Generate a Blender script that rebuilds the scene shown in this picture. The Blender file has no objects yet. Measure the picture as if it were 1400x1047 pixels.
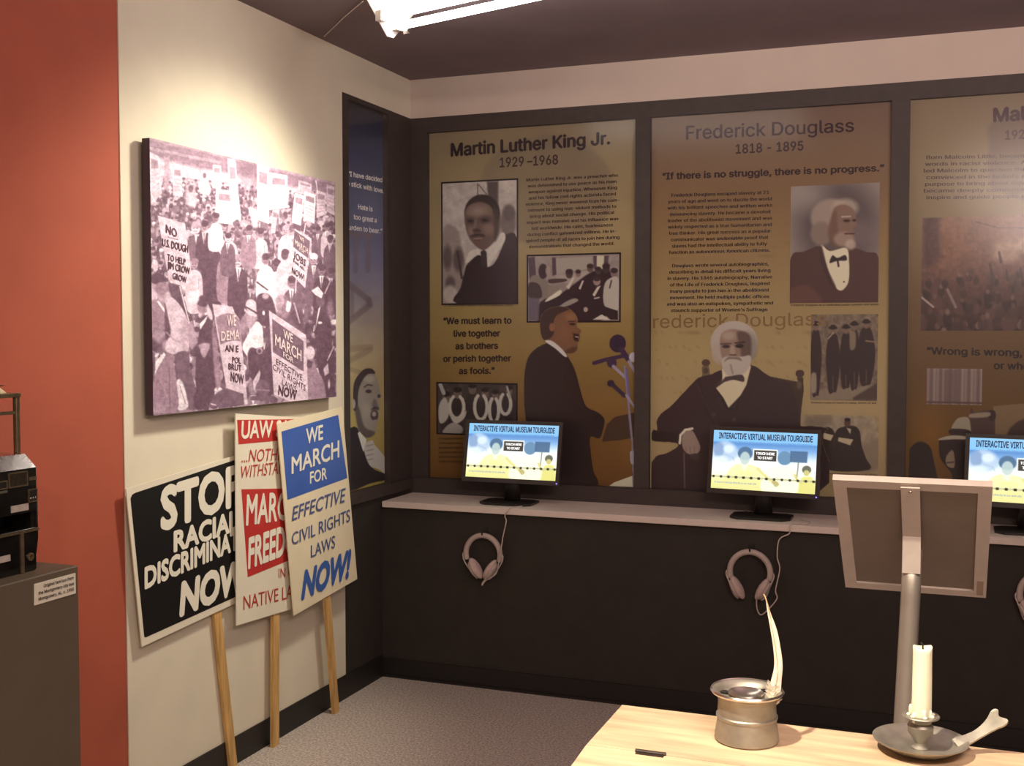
import bpy, math, random
import numpy as np

SC = bpy.context.scene
COL = SC.collection

# ---------------------------------------------------------------- camera
CAM = np.array([2.4755, -5.0665, 1.6])
YAW, PITCH, ROLL, FPX = 0.3672, -0.04319, -0.00018, 1574.08

def _basis():
    f = np.array([-math.sin(YAW)*math.cos(PITCH), math.cos(YAW)*math.cos(PITCH), math.sin(PITCH)])
    r = np.cross(f, [0, 0, 1.]); r /= np.linalg.norm(r); u = np.cross(r, f)
    return r*math.cos(ROLL)+u*math.sin(ROLL), -r*math.sin(ROLL)+u*math.cos(ROLL), f
RR, UU, FF = _basis()

def un(px, py, ax, val):
    """the point of the photograph (px, py) measured on the plane coordinate[ax] = val"""
    d = FF + RR*(px-700)/FPX - UU*(py-523.5)/FPX
    return CAM + d*(val-CAM[ax])/d[ax]

def proj(P):
    d = np.asarray(P, float) - CAM
    z = d @ FF
    return 700+FPX*(d @ RR)/z, 523.5-FPX*(d @ UU)/z

from mathutils import Matrix, Vector
from mathutils.geometry import delaunay_2d_cdt
cd = bpy.data.cameras.new('camera'); cam = bpy.data.objects.new('camera', cd); COL.objects.link(cam)
cd.sensor_width = 36; cd.lens = FPX/1400*36; cd.clip_start = .05
M = Matrix(((RR[0], UU[0], -FF[0]), (RR[1], UU[1], -FF[1]), (RR[2], UU[2], -FF[2])))
cam.matrix_world = Matrix.Translation(Vector(CAM)) @ M.to_4x4()
SC.camera = cam

# ---------------------------------------------------------------- light
SC.view_settings.view_transform = 'Standard'
SC.view_settings.look = 'None'
SC.view_settings.gamma = 1
SC.view_settings.exposure = .55
SC.view_settings.use_curve_mapping = False
w = bpy.data.worlds.new('room_glow'); SC.world = w; w.use_nodes = True
bg = w.node_tree.nodes['Background']
bg.inputs[0].default_value = (1.0, .80, .66, 1); bg.inputs[1].default_value = .34

def spot(name, loc, to, power, size, blend, col, rad=.06):
    l = bpy.data.lights.new(name, 'SPOT'); l.energy = power; l.spot_size = math.radians(size)
    l.spot_blend = blend; l.color = col; l.shadow_soft_size = rad
    o = bpy.data.objects.new(name, l); COL.objects.link(o); o.location = loc
    o.rotation_euler = (Vector(to)-Vector(loc)).to_track_quat('-Z', 'Y').to_euler()
    return o
def area(name, loc, to, power, sx, sy, col, spread=180):
    l = bpy.data.lights.new(name, 'AREA'); l.energy = power; l.shape = 'RECTANGLE'; l.size = sx; l.size_y = sy
    l.color = col; l.spread = math.radians(spread)
    o = bpy.data.objects.new(name, l); COL.objects.link(o); o.location = loc
    o.rotation_euler = (Vector(to)-Vector(loc)).to_track_quat('-Z', 'Y').to_euler()
    return o
WARM = (1, .86, .66)
spot('wall_wash_lamp', (1.05, -1.25, 2.66), (0, -1.62, 1.55), 92, 86, .8, (1, .92, .73), .13)
spot('table_lamp', (1.75, -4.0, 2.7), (2.25, -3.25, .95), 165, 50, .6, (1, .88, .68), .04)
spot('pedestal_lamp', (1.75, -4.9, 2.75), (.15, -2.75, 1.05), 34, 50, 1., (1, .85, .66), .05)
area('aisle_lamp', (3.1, -4.6, 2.78), (2.4, -2.8, 0), 44, 1.2, .3, (1, .80, .68))
area('ceiling_fill', (3.2, -2.6, 2.25), (2.9, -2.3, 2.82), 30, 1.2, .3, (1, .78, .74))  # unseen upward fill light, added to brighten the ceiling

# ---------------------------------------------------------------- materials
def lin(c, k=1.0):
    c = np.asarray(c, float)/255.
    return np.clip(np.where(c <= .04045, c/12.92, ((c+.055)/1.055)**2.4)*k, 0, .92)

def mat(name, rgb, rough=.6, metal=0., noise=0., nscale=30., bump=0., bscale=200., spec=.5, stretch=None, emit=None, coat=0):
    m = bpy.data.materials.new(name); m.use_nodes = True; nt = m.node_tree
    b = nt.nodes['Principled BSDF']
    b.inputs['Roughness'].default_value = rough; b.inputs['Metallic'].default_value = metal
    b.inputs['Specular IOR Level'].default_value = spec; b.inputs['Coat Weight'].default_value = coat
    c = tuple(float(x) for x in rgb)+(1,)
    b.inputs['Base Color'].default_value = c
    tc = nt.nodes.new('ShaderNodeTexCoord'); mp = nt.nodes.new('ShaderNodeMapping')
    nt.links.new(tc.outputs['Object'], mp.inputs[0])
    if stretch: mp.inputs['Scale'].default_value = stretch
    if noise:
        n = nt.nodes.new('ShaderNodeTexNoise'); n.inputs['Scale'].default_value = nscale; n.inputs['Detail'].default_value = 4
        nt.links.new(mp.outputs[0], n.inputs['Vector'])
        r = nt.nodes.new('ShaderNodeValToRGB')
        r.color_ramp.elements[0].position = .3; r.color_ramp.elements[1].position = .7
        r.color_ramp.elements[0].color = tuple(x*(1-noise) for x in c[:3])+(1,)
        r.color_ramp.elements[1].color = tuple(min(1, x*(1+noise)) for x in c[:3])+(1,)
        nt.links.new(n.outputs['Fac'], r.inputs[0]); nt.links.new(r.outputs[0], b.inputs['Base Color'])
    if bump:
        n2 = nt.nodes.new('ShaderNodeTexNoise'); n2.inputs['Scale'].default_value = bscale; n2.inputs['Detail'].default_value = 3
        nt.links.new(mp.outputs[0], n2.inputs['Vector'])
        bp = nt.nodes.new('ShaderNodeBump'); bp.inputs['Strength'].default_value = bump; bp.inputs['Distance'].default_value = .003
        nt.links.new(n2.outputs['Fac'], bp.inputs['Height']); nt.links.new(bp.outputs[0], b.inputs['Normal'])
    if emit:
        b.inputs['Emission Color'].default_value = tuple(emit[0])+(1,); b.inputs['Emission Strength'].default_value = emit[1]
    return m

def print_mat(name, rough=.55, emit=0., spec=.3):
    """printed surface: its colour is carried by the mesh point colours"""
    m = bpy.data.materials.new(name); m.use_nodes = True; nt = m.node_tree
    b = nt.nodes['Principled BSDF']; b.inputs['Roughness'].default_value = rough; b.inputs['Specular IOR Level'].default_value = spec
    a = nt.nodes.new('ShaderNodeAttribute'); a.attribute_name = 'ink'
    if emit:
        b.inputs['Base Color'].default_value = (.02, .02, .02, 1)
        nt.links.new(a.outputs['Color'], b.inputs['Emission Color']); b.inputs['Emission Strength'].default_value = emit
    else:
        nt.links.new(a.outputs['Color'], b.inputs['Base Color'])
    return m

_flat = {}
def flat(rgb, k=1., rough=.6):
    key = (tuple(rgb), k)
    if key not in _flat:
        _flat[key] = mat('ink_%d_%d_%d' % tuple(rgb), lin(rgb, k), rough, spec=.3)
    return _flat[key]

# ---------------------------------------------------------------- object helpers
def link(name, me, m=None, parent=None, smooth=False):
    o = bpy.data.objects.new(name, me); COL.objects.link(o)
    if m is not None and not me.materials: me.materials.append(m)
    if smooth:
        me.polygons.foreach_set('use_smooth', np.ones(len(me.polygons), bool))
    if parent is not None:
        o.parent = parent
        bpy_off = parent.location
        o.location = (-bpy_off[0], -bpy_off[1], -bpy_off[2]) if parent.get('_abs') else (0, 0, 0)
    return o

class MB:
    def __init__(s): s.v = []; s.f = []
    def add(s, v, f):
        n = len(s.v); s.v += [tuple(map(float, p)) for p in v]; s.f += [tuple(i+n for i in q) for q in f]; return s
    def box(s, a, b, bev=0):
        x0, y0, z0 = a; x1, y1, z1 = b
        if not bev:
            return s.add([(x0,y0,z0),(x1,y0,z0),(x1,y1,z0),(x0,y1,z0),(x0,y0,z1),(x1,y0,z1),(x1,y1,z1),(x0,y1,z1)],
                         [(3,2,1,0),(4,5,6,7),(0,1,5,4),(1,2,6,5),(2,3,7,6),(3,0,4,7)])
        e = bev; L = []
        for z, i in ((z0, e), (z0+e, 0), (z1-e, 0), (z1, e)):
            L.append([(x0+e+i*0, y0+i, z), (x1-e, y0+i, z), (x1-i, y0+e, z), (x1-i, y1-e, z), (x1-e, y1-i, z), (x0+e, y1-i, z), (x0+i, y1-e, z), (x0+i, y0+e, z)])
        v = [p for l in L for p in l]; f = [tuple(range(7, -1, -1)), tuple(range(24, 32))]
        for k in range(3):
            for j in range(8): f.append((k*8+j, k*8+(j+1) % 8, k*8+8+(j+1) % 8, k*8+8+j))
        return s.add(v, f)
    def obox(s, c, X, Y, Z, hx, hy, hz):
        c, X, Y, Z = map(np.array, (c, X, Y, Z)); v = []
        for k in (-1, 1):
            for i, j in ((-1,-1),(1,-1),(1,1),(-1,1)): v.append(c+X*hx*i+Y*hy*j+Z*hz*k)
        return s.add(v, [(3,2,1,0),(4,5,6,7),(0,1,5,4),(1,2,6,5),(2,3,7,6),(3,0,4,7)])
    def prism(s, quad, d):
        """quad of 3-D points extruded by the vector d"""
        q = [np.array(p) for p in quad]; n = len(q); v = q+[p+np.array(d) for p in q]
        f = [tuple(range(n-1, -1, -1)), tuple(range(n, 2*n))]+[(i, (i+1) % n, n+(i+1) % n, n+i) for i in range(n)]
        return s.add(v, f)
    def tube(s, pts, rad, n=8, flatten=None, caps=True):
        P = [np.array(p, float) for p in pts]; m = len(P)
        if not hasattr(rad, '__len__'): rad = [rad]*m
        T = [P[min(i+1, m-1)]-P[max(i-1, 0)] for i in range(m)]; T = [t/(np.linalg.norm(t)+1e-12) for t in T]
        a = np.array([0, 0, 1.]) if abs(T[0][2]) < .9 else np.array([1., 0, 0])
        if flatten is not None: a = np.array(flatten[0], float)
        v = []; 
        for i in range(m):
            a = a-T[i]*(a@T[i]); a /= np.linalg.norm(a)+1e-12; b = np.cross(T[i], a)
            fa = flatten[1] if flatten is not None else 1
            for k in range(n):
                t = 2*math.pi*k/n; v.append(P[i]+(a*math.cos(t)*fa+b*math.sin(t))*rad[i])
        f = [(i*n+k, i*n+(k+1) % n, (i+1)*n+(k+1) % n, (i+1)*n+k) for i in range(m-1) for k in range(n)]
        if caps: f += [tuple(range(n-1, -1, -1)), tuple(range((m-1)*n, m*n))]
        return s.add(v, f)
    def lathe(s, prof, c=(0, 0, 0), n=40):
        v = []; m = len(prof)
        for r, z in prof:
            for k in range(n):
                t = 2*math.pi*k/n; v.append((c[0]+max(r, 1e-5)*math.cos(t), c[1]+max(r, 1e-5)*math.sin(t), c[2]+z))
        f = [(i*n+k, i*n+(k+1) % n, (i+1)*n+(k+1) % n, (i+1)*n+k) for i in range(m-1) for k in range(n)]
        return s.add(v, f)
    def ellipsoid(s, c, X, Y, Z, a, b, d, n=16, m=10):
        c, X, Y, Z = map(np.array, (c, X, Y, Z)); v = []
        for i in range(m+1):
            p = math.pi*i/m
            for k in range(n):
                t = 2*math.pi*k/n; v.append(c+X*a*math.sin(p)*math.cos(t)+Y*b*math.sin(p)*math.sin(t)+Z*d*math.cos(p))
        f = [(i*n+k, i*n+(k+1) % n, (i+1)*n+(k+1) % n, (i+1)*n+k) for i in range(m) for k in range(n)]
        return s.add(v, f)
    def mesh(s, name, m):
        me = bpy.data.meshes.new(name); me.from_pydata(s.v, [], s.f); me.materials.append(m); me.validate(); me.update()
        return me
    def build(s, name, m, parent=None, smooth=False, auto=False):
        o = link(name, s.mesh(name, m), None, parent, smooth or auto)
        if auto:
            me = o.data
            import bmesh
            b = bmesh.new(); b.from_mesh(me)
            bmesh.ops.recalc_face_normals(b, faces=b.faces)
            for e in b.edges:
                if len(e.link_faces) == 2 and e.calc_face_angle(0) > .6: e.smooth = False
            b.to_mesh(me); b.free()
        else:
            import bmesh
            b = bmesh.new(); b.from_mesh(o.data); bmesh.ops.recalc_face_normals(b, faces=b.faces); b.to_mesh(o.data); b.free()
        return o

def thing(name, label, cat, loc=(0, 0, 0), group=None):
    o = bpy.data.objects.new(name, None); COL.objects.link(o); o.location = loc; o.empty_display_size = .05
    o['label'] = label; o['category'] = cat
    if group: o['group'] = group
    return o
def absthing(name, label, cat, loc, group=None):
    """Empty at the thing's base; its parts are written in room coordinates"""
    o = thing(name, label, cat, loc, group); o['_abs'] = 1; return o
def structure(o): o['kind'] = 'structure'; return o
def tag(o, label, cat, group=None):
    o['label'] = label; o['category'] = cat
    if group: o['group'] = group
    return o

# ---------------------------------------------------------------- painting of prints on point colours
def smooth_loop(P, k=4):
    P = [np.array(p, float) for p in P]; n = len(P); out = []
    for i in range(n):
        a, b, c, d = P[i-1], P[i], P[(i+1) % n], P[(i+2) % n]
        for j in range(k):
            t = j/k
            out.append(.5*((2*b)+(-a+c)*t+(2*a-5*b+4*c-d)*t*t+(-a+3*b-3*c+d)*t**3))
    return out

def hash2(x, y, s=0):
    h = np.sin(x*127.1+y*311.7+s*74.7)*43758.5453
    return h-np.floor(h)
def vnoise(x, y, s=0):
    xi, yi = np.floor(x), np.floor(y); fx, fy = x-xi, y-yi
    fx = fx*fx*(3-2*fx); fy = fy*fy*(3-2*fy)
    a, b, c, d = hash2(xi, yi, s), hash2(xi+1, yi, s), hash2(xi, yi+1, s), hash2(xi+1, yi+1, s)
    return (a*(1-fx)+b*fx)*(1-fy)+(c*(1-fx)+d*fx)*fy

class Ras:
    def __init__(s, X, Y, T=None):
        s.X, s.Y = X, Y; s.C = np.zeros((len(X), 3)); s.A = np.zeros(len(X)); s.T = T or (lambda p: p); s.sc = 1.
    def frame(s, ox, oy, sc):
        s.T = lambda p: (ox+p[0]/sc, oy+p[1]/sc); s.sc = sc; return s
    def _put(s, idx, a, col):
        a = a[:, None]; s.C[idx] = s.C[idx]*(1-a)+np.asarray(col, float)*a
        s.A[idx] = np.maximum(s.A[idx], a[:, 0])
    def ramp(s, stops):
        ys = [q[0] for q in stops]
        for k in range(3): s.C[:, k] = np.interp(s.Y, ys, [q[1][k] for q in stops])
    def poly(s, pts, col, a=1., soft=1.2, sm=True):
        P = [s.T(p) for p in pts]
        if sm: P = smooth_loop(P)
        P = np.array(P); lo = P.min(0)-soft; hi = P.max(0)+soft
        idx = np.where((s.X > lo[0]) & (s.X < hi[0]) & (s.Y > lo[1]) & (s.Y < hi[1]))[0]
        if len(idx) == 0: return s
        x, y = s.X[idx], s.Y[idx]; ins = np.zeros(len(idx), bool); d = np.full(len(idx), 1e9)
        for i in range(len(P)):
            p, q = P[i], P[(i+1) % len(P)]
            e = q-p; L = e@e+1e-12
            t = np.clip(((x-p[0])*e[0]+(y-p[1])*e[1])/L, 0, 1)
            d = np.minimum(d, np.hypot(x-p[0]-t*e[0], y-p[1]-t*e[1]))
            c = (p[1] > y) != (q[1] > y)
            xx = (q[0]-p[0])*(y-p[1])/((q[1]-p[1]) if abs(q[1]-p[1]) > 1e-9 else 1e-9)+p[0]
            ins ^= c & (x < xx)
        sd = np.where(ins, d, -d)
        s._put(idx, np.clip(.5+sd/soft, 0, 1)*a, col); return s
    def ell(s, cx, cy, rx, ry, col, a=1., soft=1.2, rot=0.):
        cx, cy = s.T((cx, cy)); rx /= s.sc; ry /= s.sc; R = max(rx, ry)+soft
        idx = np.where((abs(s.X-cx) < R) & (abs(s.Y-cy) < R))[0]
        if len(idx) == 0: return s
        dx, dy = s.X[idx]-cx, s.Y[idx]-cy; c, n = math.cos(rot), math.sin(rot)
        u, v = (dx*c+dy*n)/rx, (-dx*n+dy*c)/ry; r = np.hypot(u, v)
        s._put(idx, np.clip(.5+(1-r)*min(rx, ry)/soft, 0, 1)*a, col); return s
    def line(s, pts, wd, col, a=1., soft=1.):
        P = [np.array(s.T(p)) for p in pts]; wd = wd/s.sc/2
        for p, q in zip(P[:-1], P[1:]):
            lo = np.minimum(p, q)-wd-soft; hi = np.maximum(p, q)+wd+soft
            idx = np.where((s.X > lo[0]) & (s.X < hi[0]) & (s.Y > lo[1]) & (s.Y < hi[1]))[0]
            if len(idx) == 0: continue
            e = q-p; L = e@e+1e-12; x, y = s.X[idx], s.Y[idx]
            t = np.clip(((x-p[0])*e[0]+(y-p[1])*e[1])/L, 0, 1)
            d = np.hypot(x-p[0]-t*e[0], y-p[1]-t*e[1])
            s._put(idx, np.clip(.5+(wd-d)/soft, 0, 1)*a, col)
        return s
    def mottle(s, scale, amt, seed=0):
        n = vnoise(s.X/scale, s.Y/scale, seed)*.6+vnoise(s.X/scale*2.1, s.Y/scale*2.1, seed+1)*.4
        s.C = np.clip(s.C*(1+amt*(n-.5)[:, None]*2), 0, 255); return s

def grid_points(o, U, V, nu, nv):
    a = np.linspace(0, 1, nu+1); b = np.linspace(0, 1, nv+1)
    A, B = np.meshgrid(a, b)
    return np.array(o)+A.reshape(-1, 1)*np.array(U)+B.reshape(-1, 1)*np.array(V), A.ravel(), B.ravel()

def print_mesh(name, P, nu, nv, ras, m, parent, k=1., mask=None, nrm=None):
    """a printed sheet: grid of points coloured by what was painted on it"""
    i, j = np.meshgrid(np.arange(nu), np.arange(nv)); a = (j*(nu+1)+i).ravel()
    F = np.stack([a, a+1, a+nu+2, a+nu+1], 1)
    C = np.concatenate([lin(ras.C, k), np.ones((len(ras.C), 1))], 1)
    if mask is not None:
        keep = mask[F].mean(1) > .45; F = F[keep]
        used = np.unique(F); re = np.zeros(len(P), int); re[used] = np.arange(len(used)); F = re[F]; P = P[used]; C = C[used]
    me = bpy.data.meshes.new(name)
    me.vertices.add(len(P)); me.vertices.foreach_set('co', P.astype(np.float32).ravel())
    me.loops.add(F.size); me.loops.foreach_set('vertex_index', F.astype(np.int32).ravel())
    me.polygons.add(len(F)); me.polygons.foreach_set('loop_start', np.arange(0, F.size, 4, dtype=np.int32))
    me.update(calc_edges=True)
    ca = me.color_attributes.new('ink', 'FLOAT_COLOR', 'POINT'); ca.data.foreach_set('color', C.astype(np.float32).ravel())
    me.materials.append(m)
    return link(name, me, None, parent)

def wall_print(name, ax, val, box, step, paint, m, parent, k=1., masked=False, under=None):
    """box = (lo, hi, zlo, zhi) in room metres on the wall plane ax = val"""
    lo, hi, z0, z1 = box
    if ax == 1: o, U, V = (lo, val, z1), (hi-lo, 0, 0), (0, 0, z0-z1)
    else: o, U, V = (val, lo, z1), (0, hi-lo, 0), (0, 0, z0-z1)
    mid = np.array(o)+np.array(U)/2+np.array(V)/2
    def span(v):
        a = np.array(proj(mid-np.array(v)/2)); b = np.array(proj(mid+np.array(v)/2)); return np.hypot(*(a-b))
    nu = max(2, int(span(U)/step)); nv = max(2, int(span(V)/step))
    P, _, _ = grid_points(o, U, V, nu, nv)
    X, Y = proj(P); r = Ras(X, Y)
    if under: under(r); r.A[:] = 0
    paint(r)
    return print_mesh(name, P, nu, nv, r, m, parent, k, r.A if masked else None)

def pxbox(ax, val, pts):
    P = np.array([un(x, y, ax, val) for x, y in pts]); h = P[:, 0 if ax == 1 else 1]
    return h.min(), h.max(), P[:, 2].min(), P[:, 2].max()

# ---------------------------------------------------------------- lettering
_gc = {}
import os
try:        # Blender's own interface typeface; the built-in one if it is missing
    FONT = bpy.data.fonts.load(os.path.join(bpy.utils.resource_path('LOCAL'), 'datafiles', 'fonts', 'Inter.woff2'))
except Exception:
    FONT = None
def glyphs(s, shear=0., res=3, hand=None):
    key = (s, shear, res, hand)
    if key in _gc: return _gc[key]
    c = bpy.data.curves.new('lettering', 'FONT'); c.body = s; c.size = 1; c.shear = shear; c.resolution_u = res
    if FONT and hand is None: c.font = FONT
    c.fill_mode = 'NONE'
    o = bpy.data.objects.new('lettering', c); COL.objects.link(o)
    bpy.context.view_layer.update()
    dg = bpy.context.evaluated_depsgraph_get()
    me = bpy.data.meshes.new_from_object(o.evaluated_get(dg))
    v = np.zeros(len(me.vertices)*3); me.vertices.foreach_get('co', v); v = v.reshape(-1, 3)[:, :2]
    ed = [tuple(e.vertices) for e in me.edges]
    bpy.data.objects.remove(o); bpy.data.curves.remove(c); bpy.data.meshes.remove(me)
    if len(v) == 0: _gc[key] = (v, []); return _gc[key]
    # oriented outlines (points of one outline follow each other), filled where the winding number is not zero
    lo = [(min(e), max(e)) for e in ed]; E = [(a, b) if b-a == 1 else (b, a) for a, b in lo]
    vv, _, ff, *_ = delaunay_2d_cdt([Vector(q) for q in v], ed, [], 0, 1e-6)
    V = np.array([tuple(q) for q in vv]); F = np.array([tuple(q) for q in ff]); cen = V[F].mean(1)
    A, B = v[[e[0] for e in E]], v[[e[1] for e in E]]
    cy = cen[:, 1][:, None]; cx = cen[:, 0][:, None]
    dy = B[:, 1]-A[:, 1]; dy[abs(dy) < 1e-12] = 1e-12
    xx = A[:, 0]+(cy-A[:, 1])/dy*(B[:, 0]-A[:, 0])
    up_ = (A[:, 1] <= cy) & (B[:, 1] > cy) & (xx > cx); dn = (B[:, 1] <= cy) & (A[:, 1] > cy) & (xx > cx)
    wind = up_.sum(1)-dn.sum(1)
    _gc[key] = (V, [tuple(int(i) for i in q) for q in F[wind != 0]]); return _gc[key]

CAPH = None
def text_into(mb, s, L, R, capL, capR, un_fn, bold=.0, shear=0., res=3, up=(0, -1), arc=0., hand=False):
    """writes s from baseline point L to baseline point R (points of the photograph), cap heights in the same units"""
    global CAPH
    CAPH = glyphs('H', 0, 3, 1 if hand else None)[0][:, 1].max()
    v, f = glyphs(s, shear, res, 1 if hand else None)
    if len(v) == 0: return
    lay = np.zeros(len(v))
    if bold:        # heavier strokes: the outline laid down again a little to each side
        sh = ([(0, 0)]+[(math.cos(q*math.pi/4), math.sin(q*math.pi/4)) for q in range(8)] if hand else [(0, 0), (1, 0), (-1, 0), (0, .8), (0, -.8)]) if res > 1 else [(.8, 0), (-.8, 0)]
        n = len(v); f = [tuple(i+k*n for i in q) for k in range(len(sh)) for q in f]
        v = np.concatenate([v+np.array(d)*bold for d in sh]); lay = np.repeat(np.arange(len(sh)), n)
    x0, x1 = v[:, 0].min(), v[:, 0].max(); u = (v[:, 0]-x0)/(x1-x0); h = v[:, 1]/CAPH
    L, R = np.array(L, float), np.array(R, float); up = np.array(up, float)
    a, b = un_fn(*L), un_fn(*R); c, d = un_fn(*(L+up*capL)), un_fn(*(R+up*capR))
    P = [a*(1-t)*(1-q)+b*t*(1-q)+c*(1-t)*q+d*t*q for t, q in zip(u, h+arc*4*u*(1-u))]
    nm = np.cross(b-a, c-a); nm /= np.linalg.norm(nm); nm *= np.sign(nm @ (CAM-a))
    mb.add([q+nm*.00012*l for q, l in zip(P, lay)], f)

def text(name, lines, un_fn, m, parent, bold=0., shear=0., res=3, **kw):
    if len(lines) > 1 and len(lines) <= 7 and res > 1:       # a few lines: each line a part of its own
        return [text(name, [t_], un_fn, m, parent, bold, shear, res, **kw) for t_ in lines][0]
    mb = MB()
    for t in lines: text_into(mb, t[0], t[1], t[2], t[3], t[4] if len(t) > 4 else t[3], un_fn, bold, shear, res, **kw)
    me = bpy.data.meshes.new(name); me.from_pydata(mb.v, [], mb.f); me.materials.append(m)
    o = link(name, me, None, parent)
    if res == 1 or len(lines) > 1: o['kind'] = 'stuff'
    return o
def crop(ox, oy, sc):
    return lambda lines: [(t[0], (ox+t[1][0]/sc, oy+t[1][1]/sc), (ox+t[2][0]/sc, oy+t[2][1]/sc)) + tuple(h/sc for h in t[3:]) for t in lines]

# ================================================================ surfaces
K = np.array([.86, 1.02, 1.02])*1.8      # print albedo per tone read off the photograph
m_white = mat('cream_wall_paint', (.72, .655, .52), .85, noise=.03, nscale=6, bump=.12, bscale=260)
m_fascia = mat('beige_fascia_paint', (.60, .50, .43), .85, noise=.03, nscale=5, bump=.1, bscale=240)
m_red = mat('terracotta_wall_paint', (.40, .085, .045), .8, noise=.05, nscale=5, bump=.12, bscale=240)
m_black = mat('black_wall_paint', (.028, .021, .016), .75, noise=.15, nscale=14, bump=.15, bscale=220)
m_frame = mat('dark_brown_frame_paint', (.052, .037, .033), .6, noise=.12, nscale=20, bump=.05)
m_ceil = mat('dark_mauve_ceiling_paint', (.21, .155, .168), .9, noise=.08, nscale=4, bump=.2, bscale=120)
m_base = mat('black_rubber_base', (.014, .011, .010), .5, bump=.05)
m_carpet = mat('taupe_carpet', (.56, .475, .425), .97, noise=.42, nscale=110, bump=1., bscale=420, spec=.1)
m_count = mat('grey_laminate', (.74, .63, .56), .45, noise=.03, nscale=40)
m_wood = mat('pine_board', (.66, .47, .30), .5, noise=.24, nscale=5, bump=.1, bscale=30, stretch=(1.2, 9, 9), coat=.15)
m_woodx = mat('dark_pine_side', (.36, .20, .09), .55, noise=.3, nscale=5, bump=.12, bscale=30, stretch=(1.5, 8, 8))
m_stick = mat('raw_lath_wood', (.60, .36, .13), .6, noise=.25, nscale=9, bump=.1, bscale=60, stretch=(8, 8, .8))
m_alu = mat('brushed_aluminium', (.74, .64, .57), .45, .2, noise=.05, nscale=30, bump=.03)
m_alupole = mat('satin_aluminium_pole', (.52, .46, .40), .4, .6, noise=.04)
m_backer = mat('taupe_backing_sheet', (.29, .23, .185), .7, noise=.05, nscale=20)
m_pewter = mat('aged_pewter', (.36, .33, .28), .48, .7, noise=.2, nscale=28, bump=.12, bscale=60)
m_pewter2 = mat('polished_pewter', (.62, .56, .50), .24, .95, noise=.1, nscale=30)
m_wax = mat('ivory_wax', (.86, .86, .68), .45, spec=.4, bump=.15, bscale=60)
m_wax.node_tree.nodes['Principled BSDF'].inputs['Subsurface Weight'].default_value = .35
m_wax.node_tree.nodes['Principled BSDF'].inputs['Subsurface Radius'].default_value = (.012, .010, .006)
m_wick = mat('charred_wick', (.01, .008, .007), .9)
m_dial = mat('charcoal_plastic', (.018, .014, .013), .38)
m_bez = mat('dark_bezel_plastic', (.05, .042, .038), .35)
m_phone = mat('mauve_grey_plastic', (.50, .40, .36), .5)
m_pad = mat('rose_grey_foam_pad', (.58, .44, .40), .9, noise=.1, nscale=90)
m_cable = mat('pale_grey_cable', (.60, .50, .45), .5)
m_blackmetal = mat('worn_black_enamel', (.012, .010, .009), .22, .3, noise=.5, nscale=30, coat=.4)
m_brass = mat('tarnished_brass', (.26, .20, .12), .4, .8, noise=.3, nscale=40)
m_ped = mat('dark_taupe_pedestal_paint', (.125, .095, .064), .6, noise=.05, nscale=6, bump=.05)
m_card = mat('cream_card', (.80, .74, .62), .7)
m_print = print_mat('printed_panel_ink', .6)
m_canvas = print_mat('printed_canvas_ink', .45)
m_screen = print_mat('lit_screen', .3, emit=1.0)
m_purple = mat('dark_plum_canvas_edge', (.055, .03, .045), .6)
m_fix = mat('white_enamel_reflector', (.80, .76, .72), .35)
m_tube = mat('lit_fluorescent_tube', (.9, .9, .9), .4, emit=((1, .93, .86), 9.))
m_led = mat('blue_power_light', (.1, .1, .8), .4, emit=((.12, .10, 1), 4.))
m_feather = mat('cream_feather', (.86, .78, .66), .8, noise=.1, nscale=60)
m_quill = mat('amber_quill_shaft', (.62, .42, .24), .5)
m_hinge = mat('dark_iron_hinge', (.05, .035, .028), .5, .5)
m_glass = bpy.data.materials.new('clear_acrylic_pane'); m_glass.use_nodes = True
nt = m_glass.node_tree; nt.nodes.clear()
_o = nt.nodes.new('ShaderNodeOutputMaterial'); _mx = nt.nodes.new('ShaderNodeMixShader'); _t = nt.nodes.new('ShaderNodeBsdfTransparent')
_g = nt.nodes.new('ShaderNodeBsdfGlossy'); _g.inputs['Roughness'].default_value = .2; _fr = nt.nodes.new('ShaderNodeFresnel'); _fr.inputs[0].default_value = 1.45
_ge = nt.nodes.new('ShaderNodeNewGeometry'); _mu = nt.nodes.new('ShaderNodeMath'); _mu.operation = 'SUBTRACT'; _mu.use_clamp = True
nt.links.new(_fr.outputs[0], _mu.inputs[0]); nt.links.new(_ge.outputs['Backfacing'], _mu.inputs[1]); nt.links.new(_mu.outputs[0], _mx.inputs[0]); nt.links.new(_t.outputs[0], _mx.inputs[1]); nt.links.new(_g.outputs[0], _mx.inputs[2]); nt.links.new(_mx.outputs[0], _o.inputs[0])

# ================================================================ the room
ZC, ZF = 2.82, 2.636
XR, YN = 5.2, -7.0
YW = -2.085       # where the red paint ends
ZSILL, ZHEAD = .897, 2.564
def S(name, m, *boxes, bev=0):
    b = MB()
    for a, c in boxes: b.box(a, c, bev)
    return structure(b.build(name, m))
S('floor', m_carpet, ((-.3, YN, -.1), (XR, .3, 0)))
S('ceiling', m_ceil, ((-.3, YN, ZC), (XR, .3, ZC+.1)))
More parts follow.
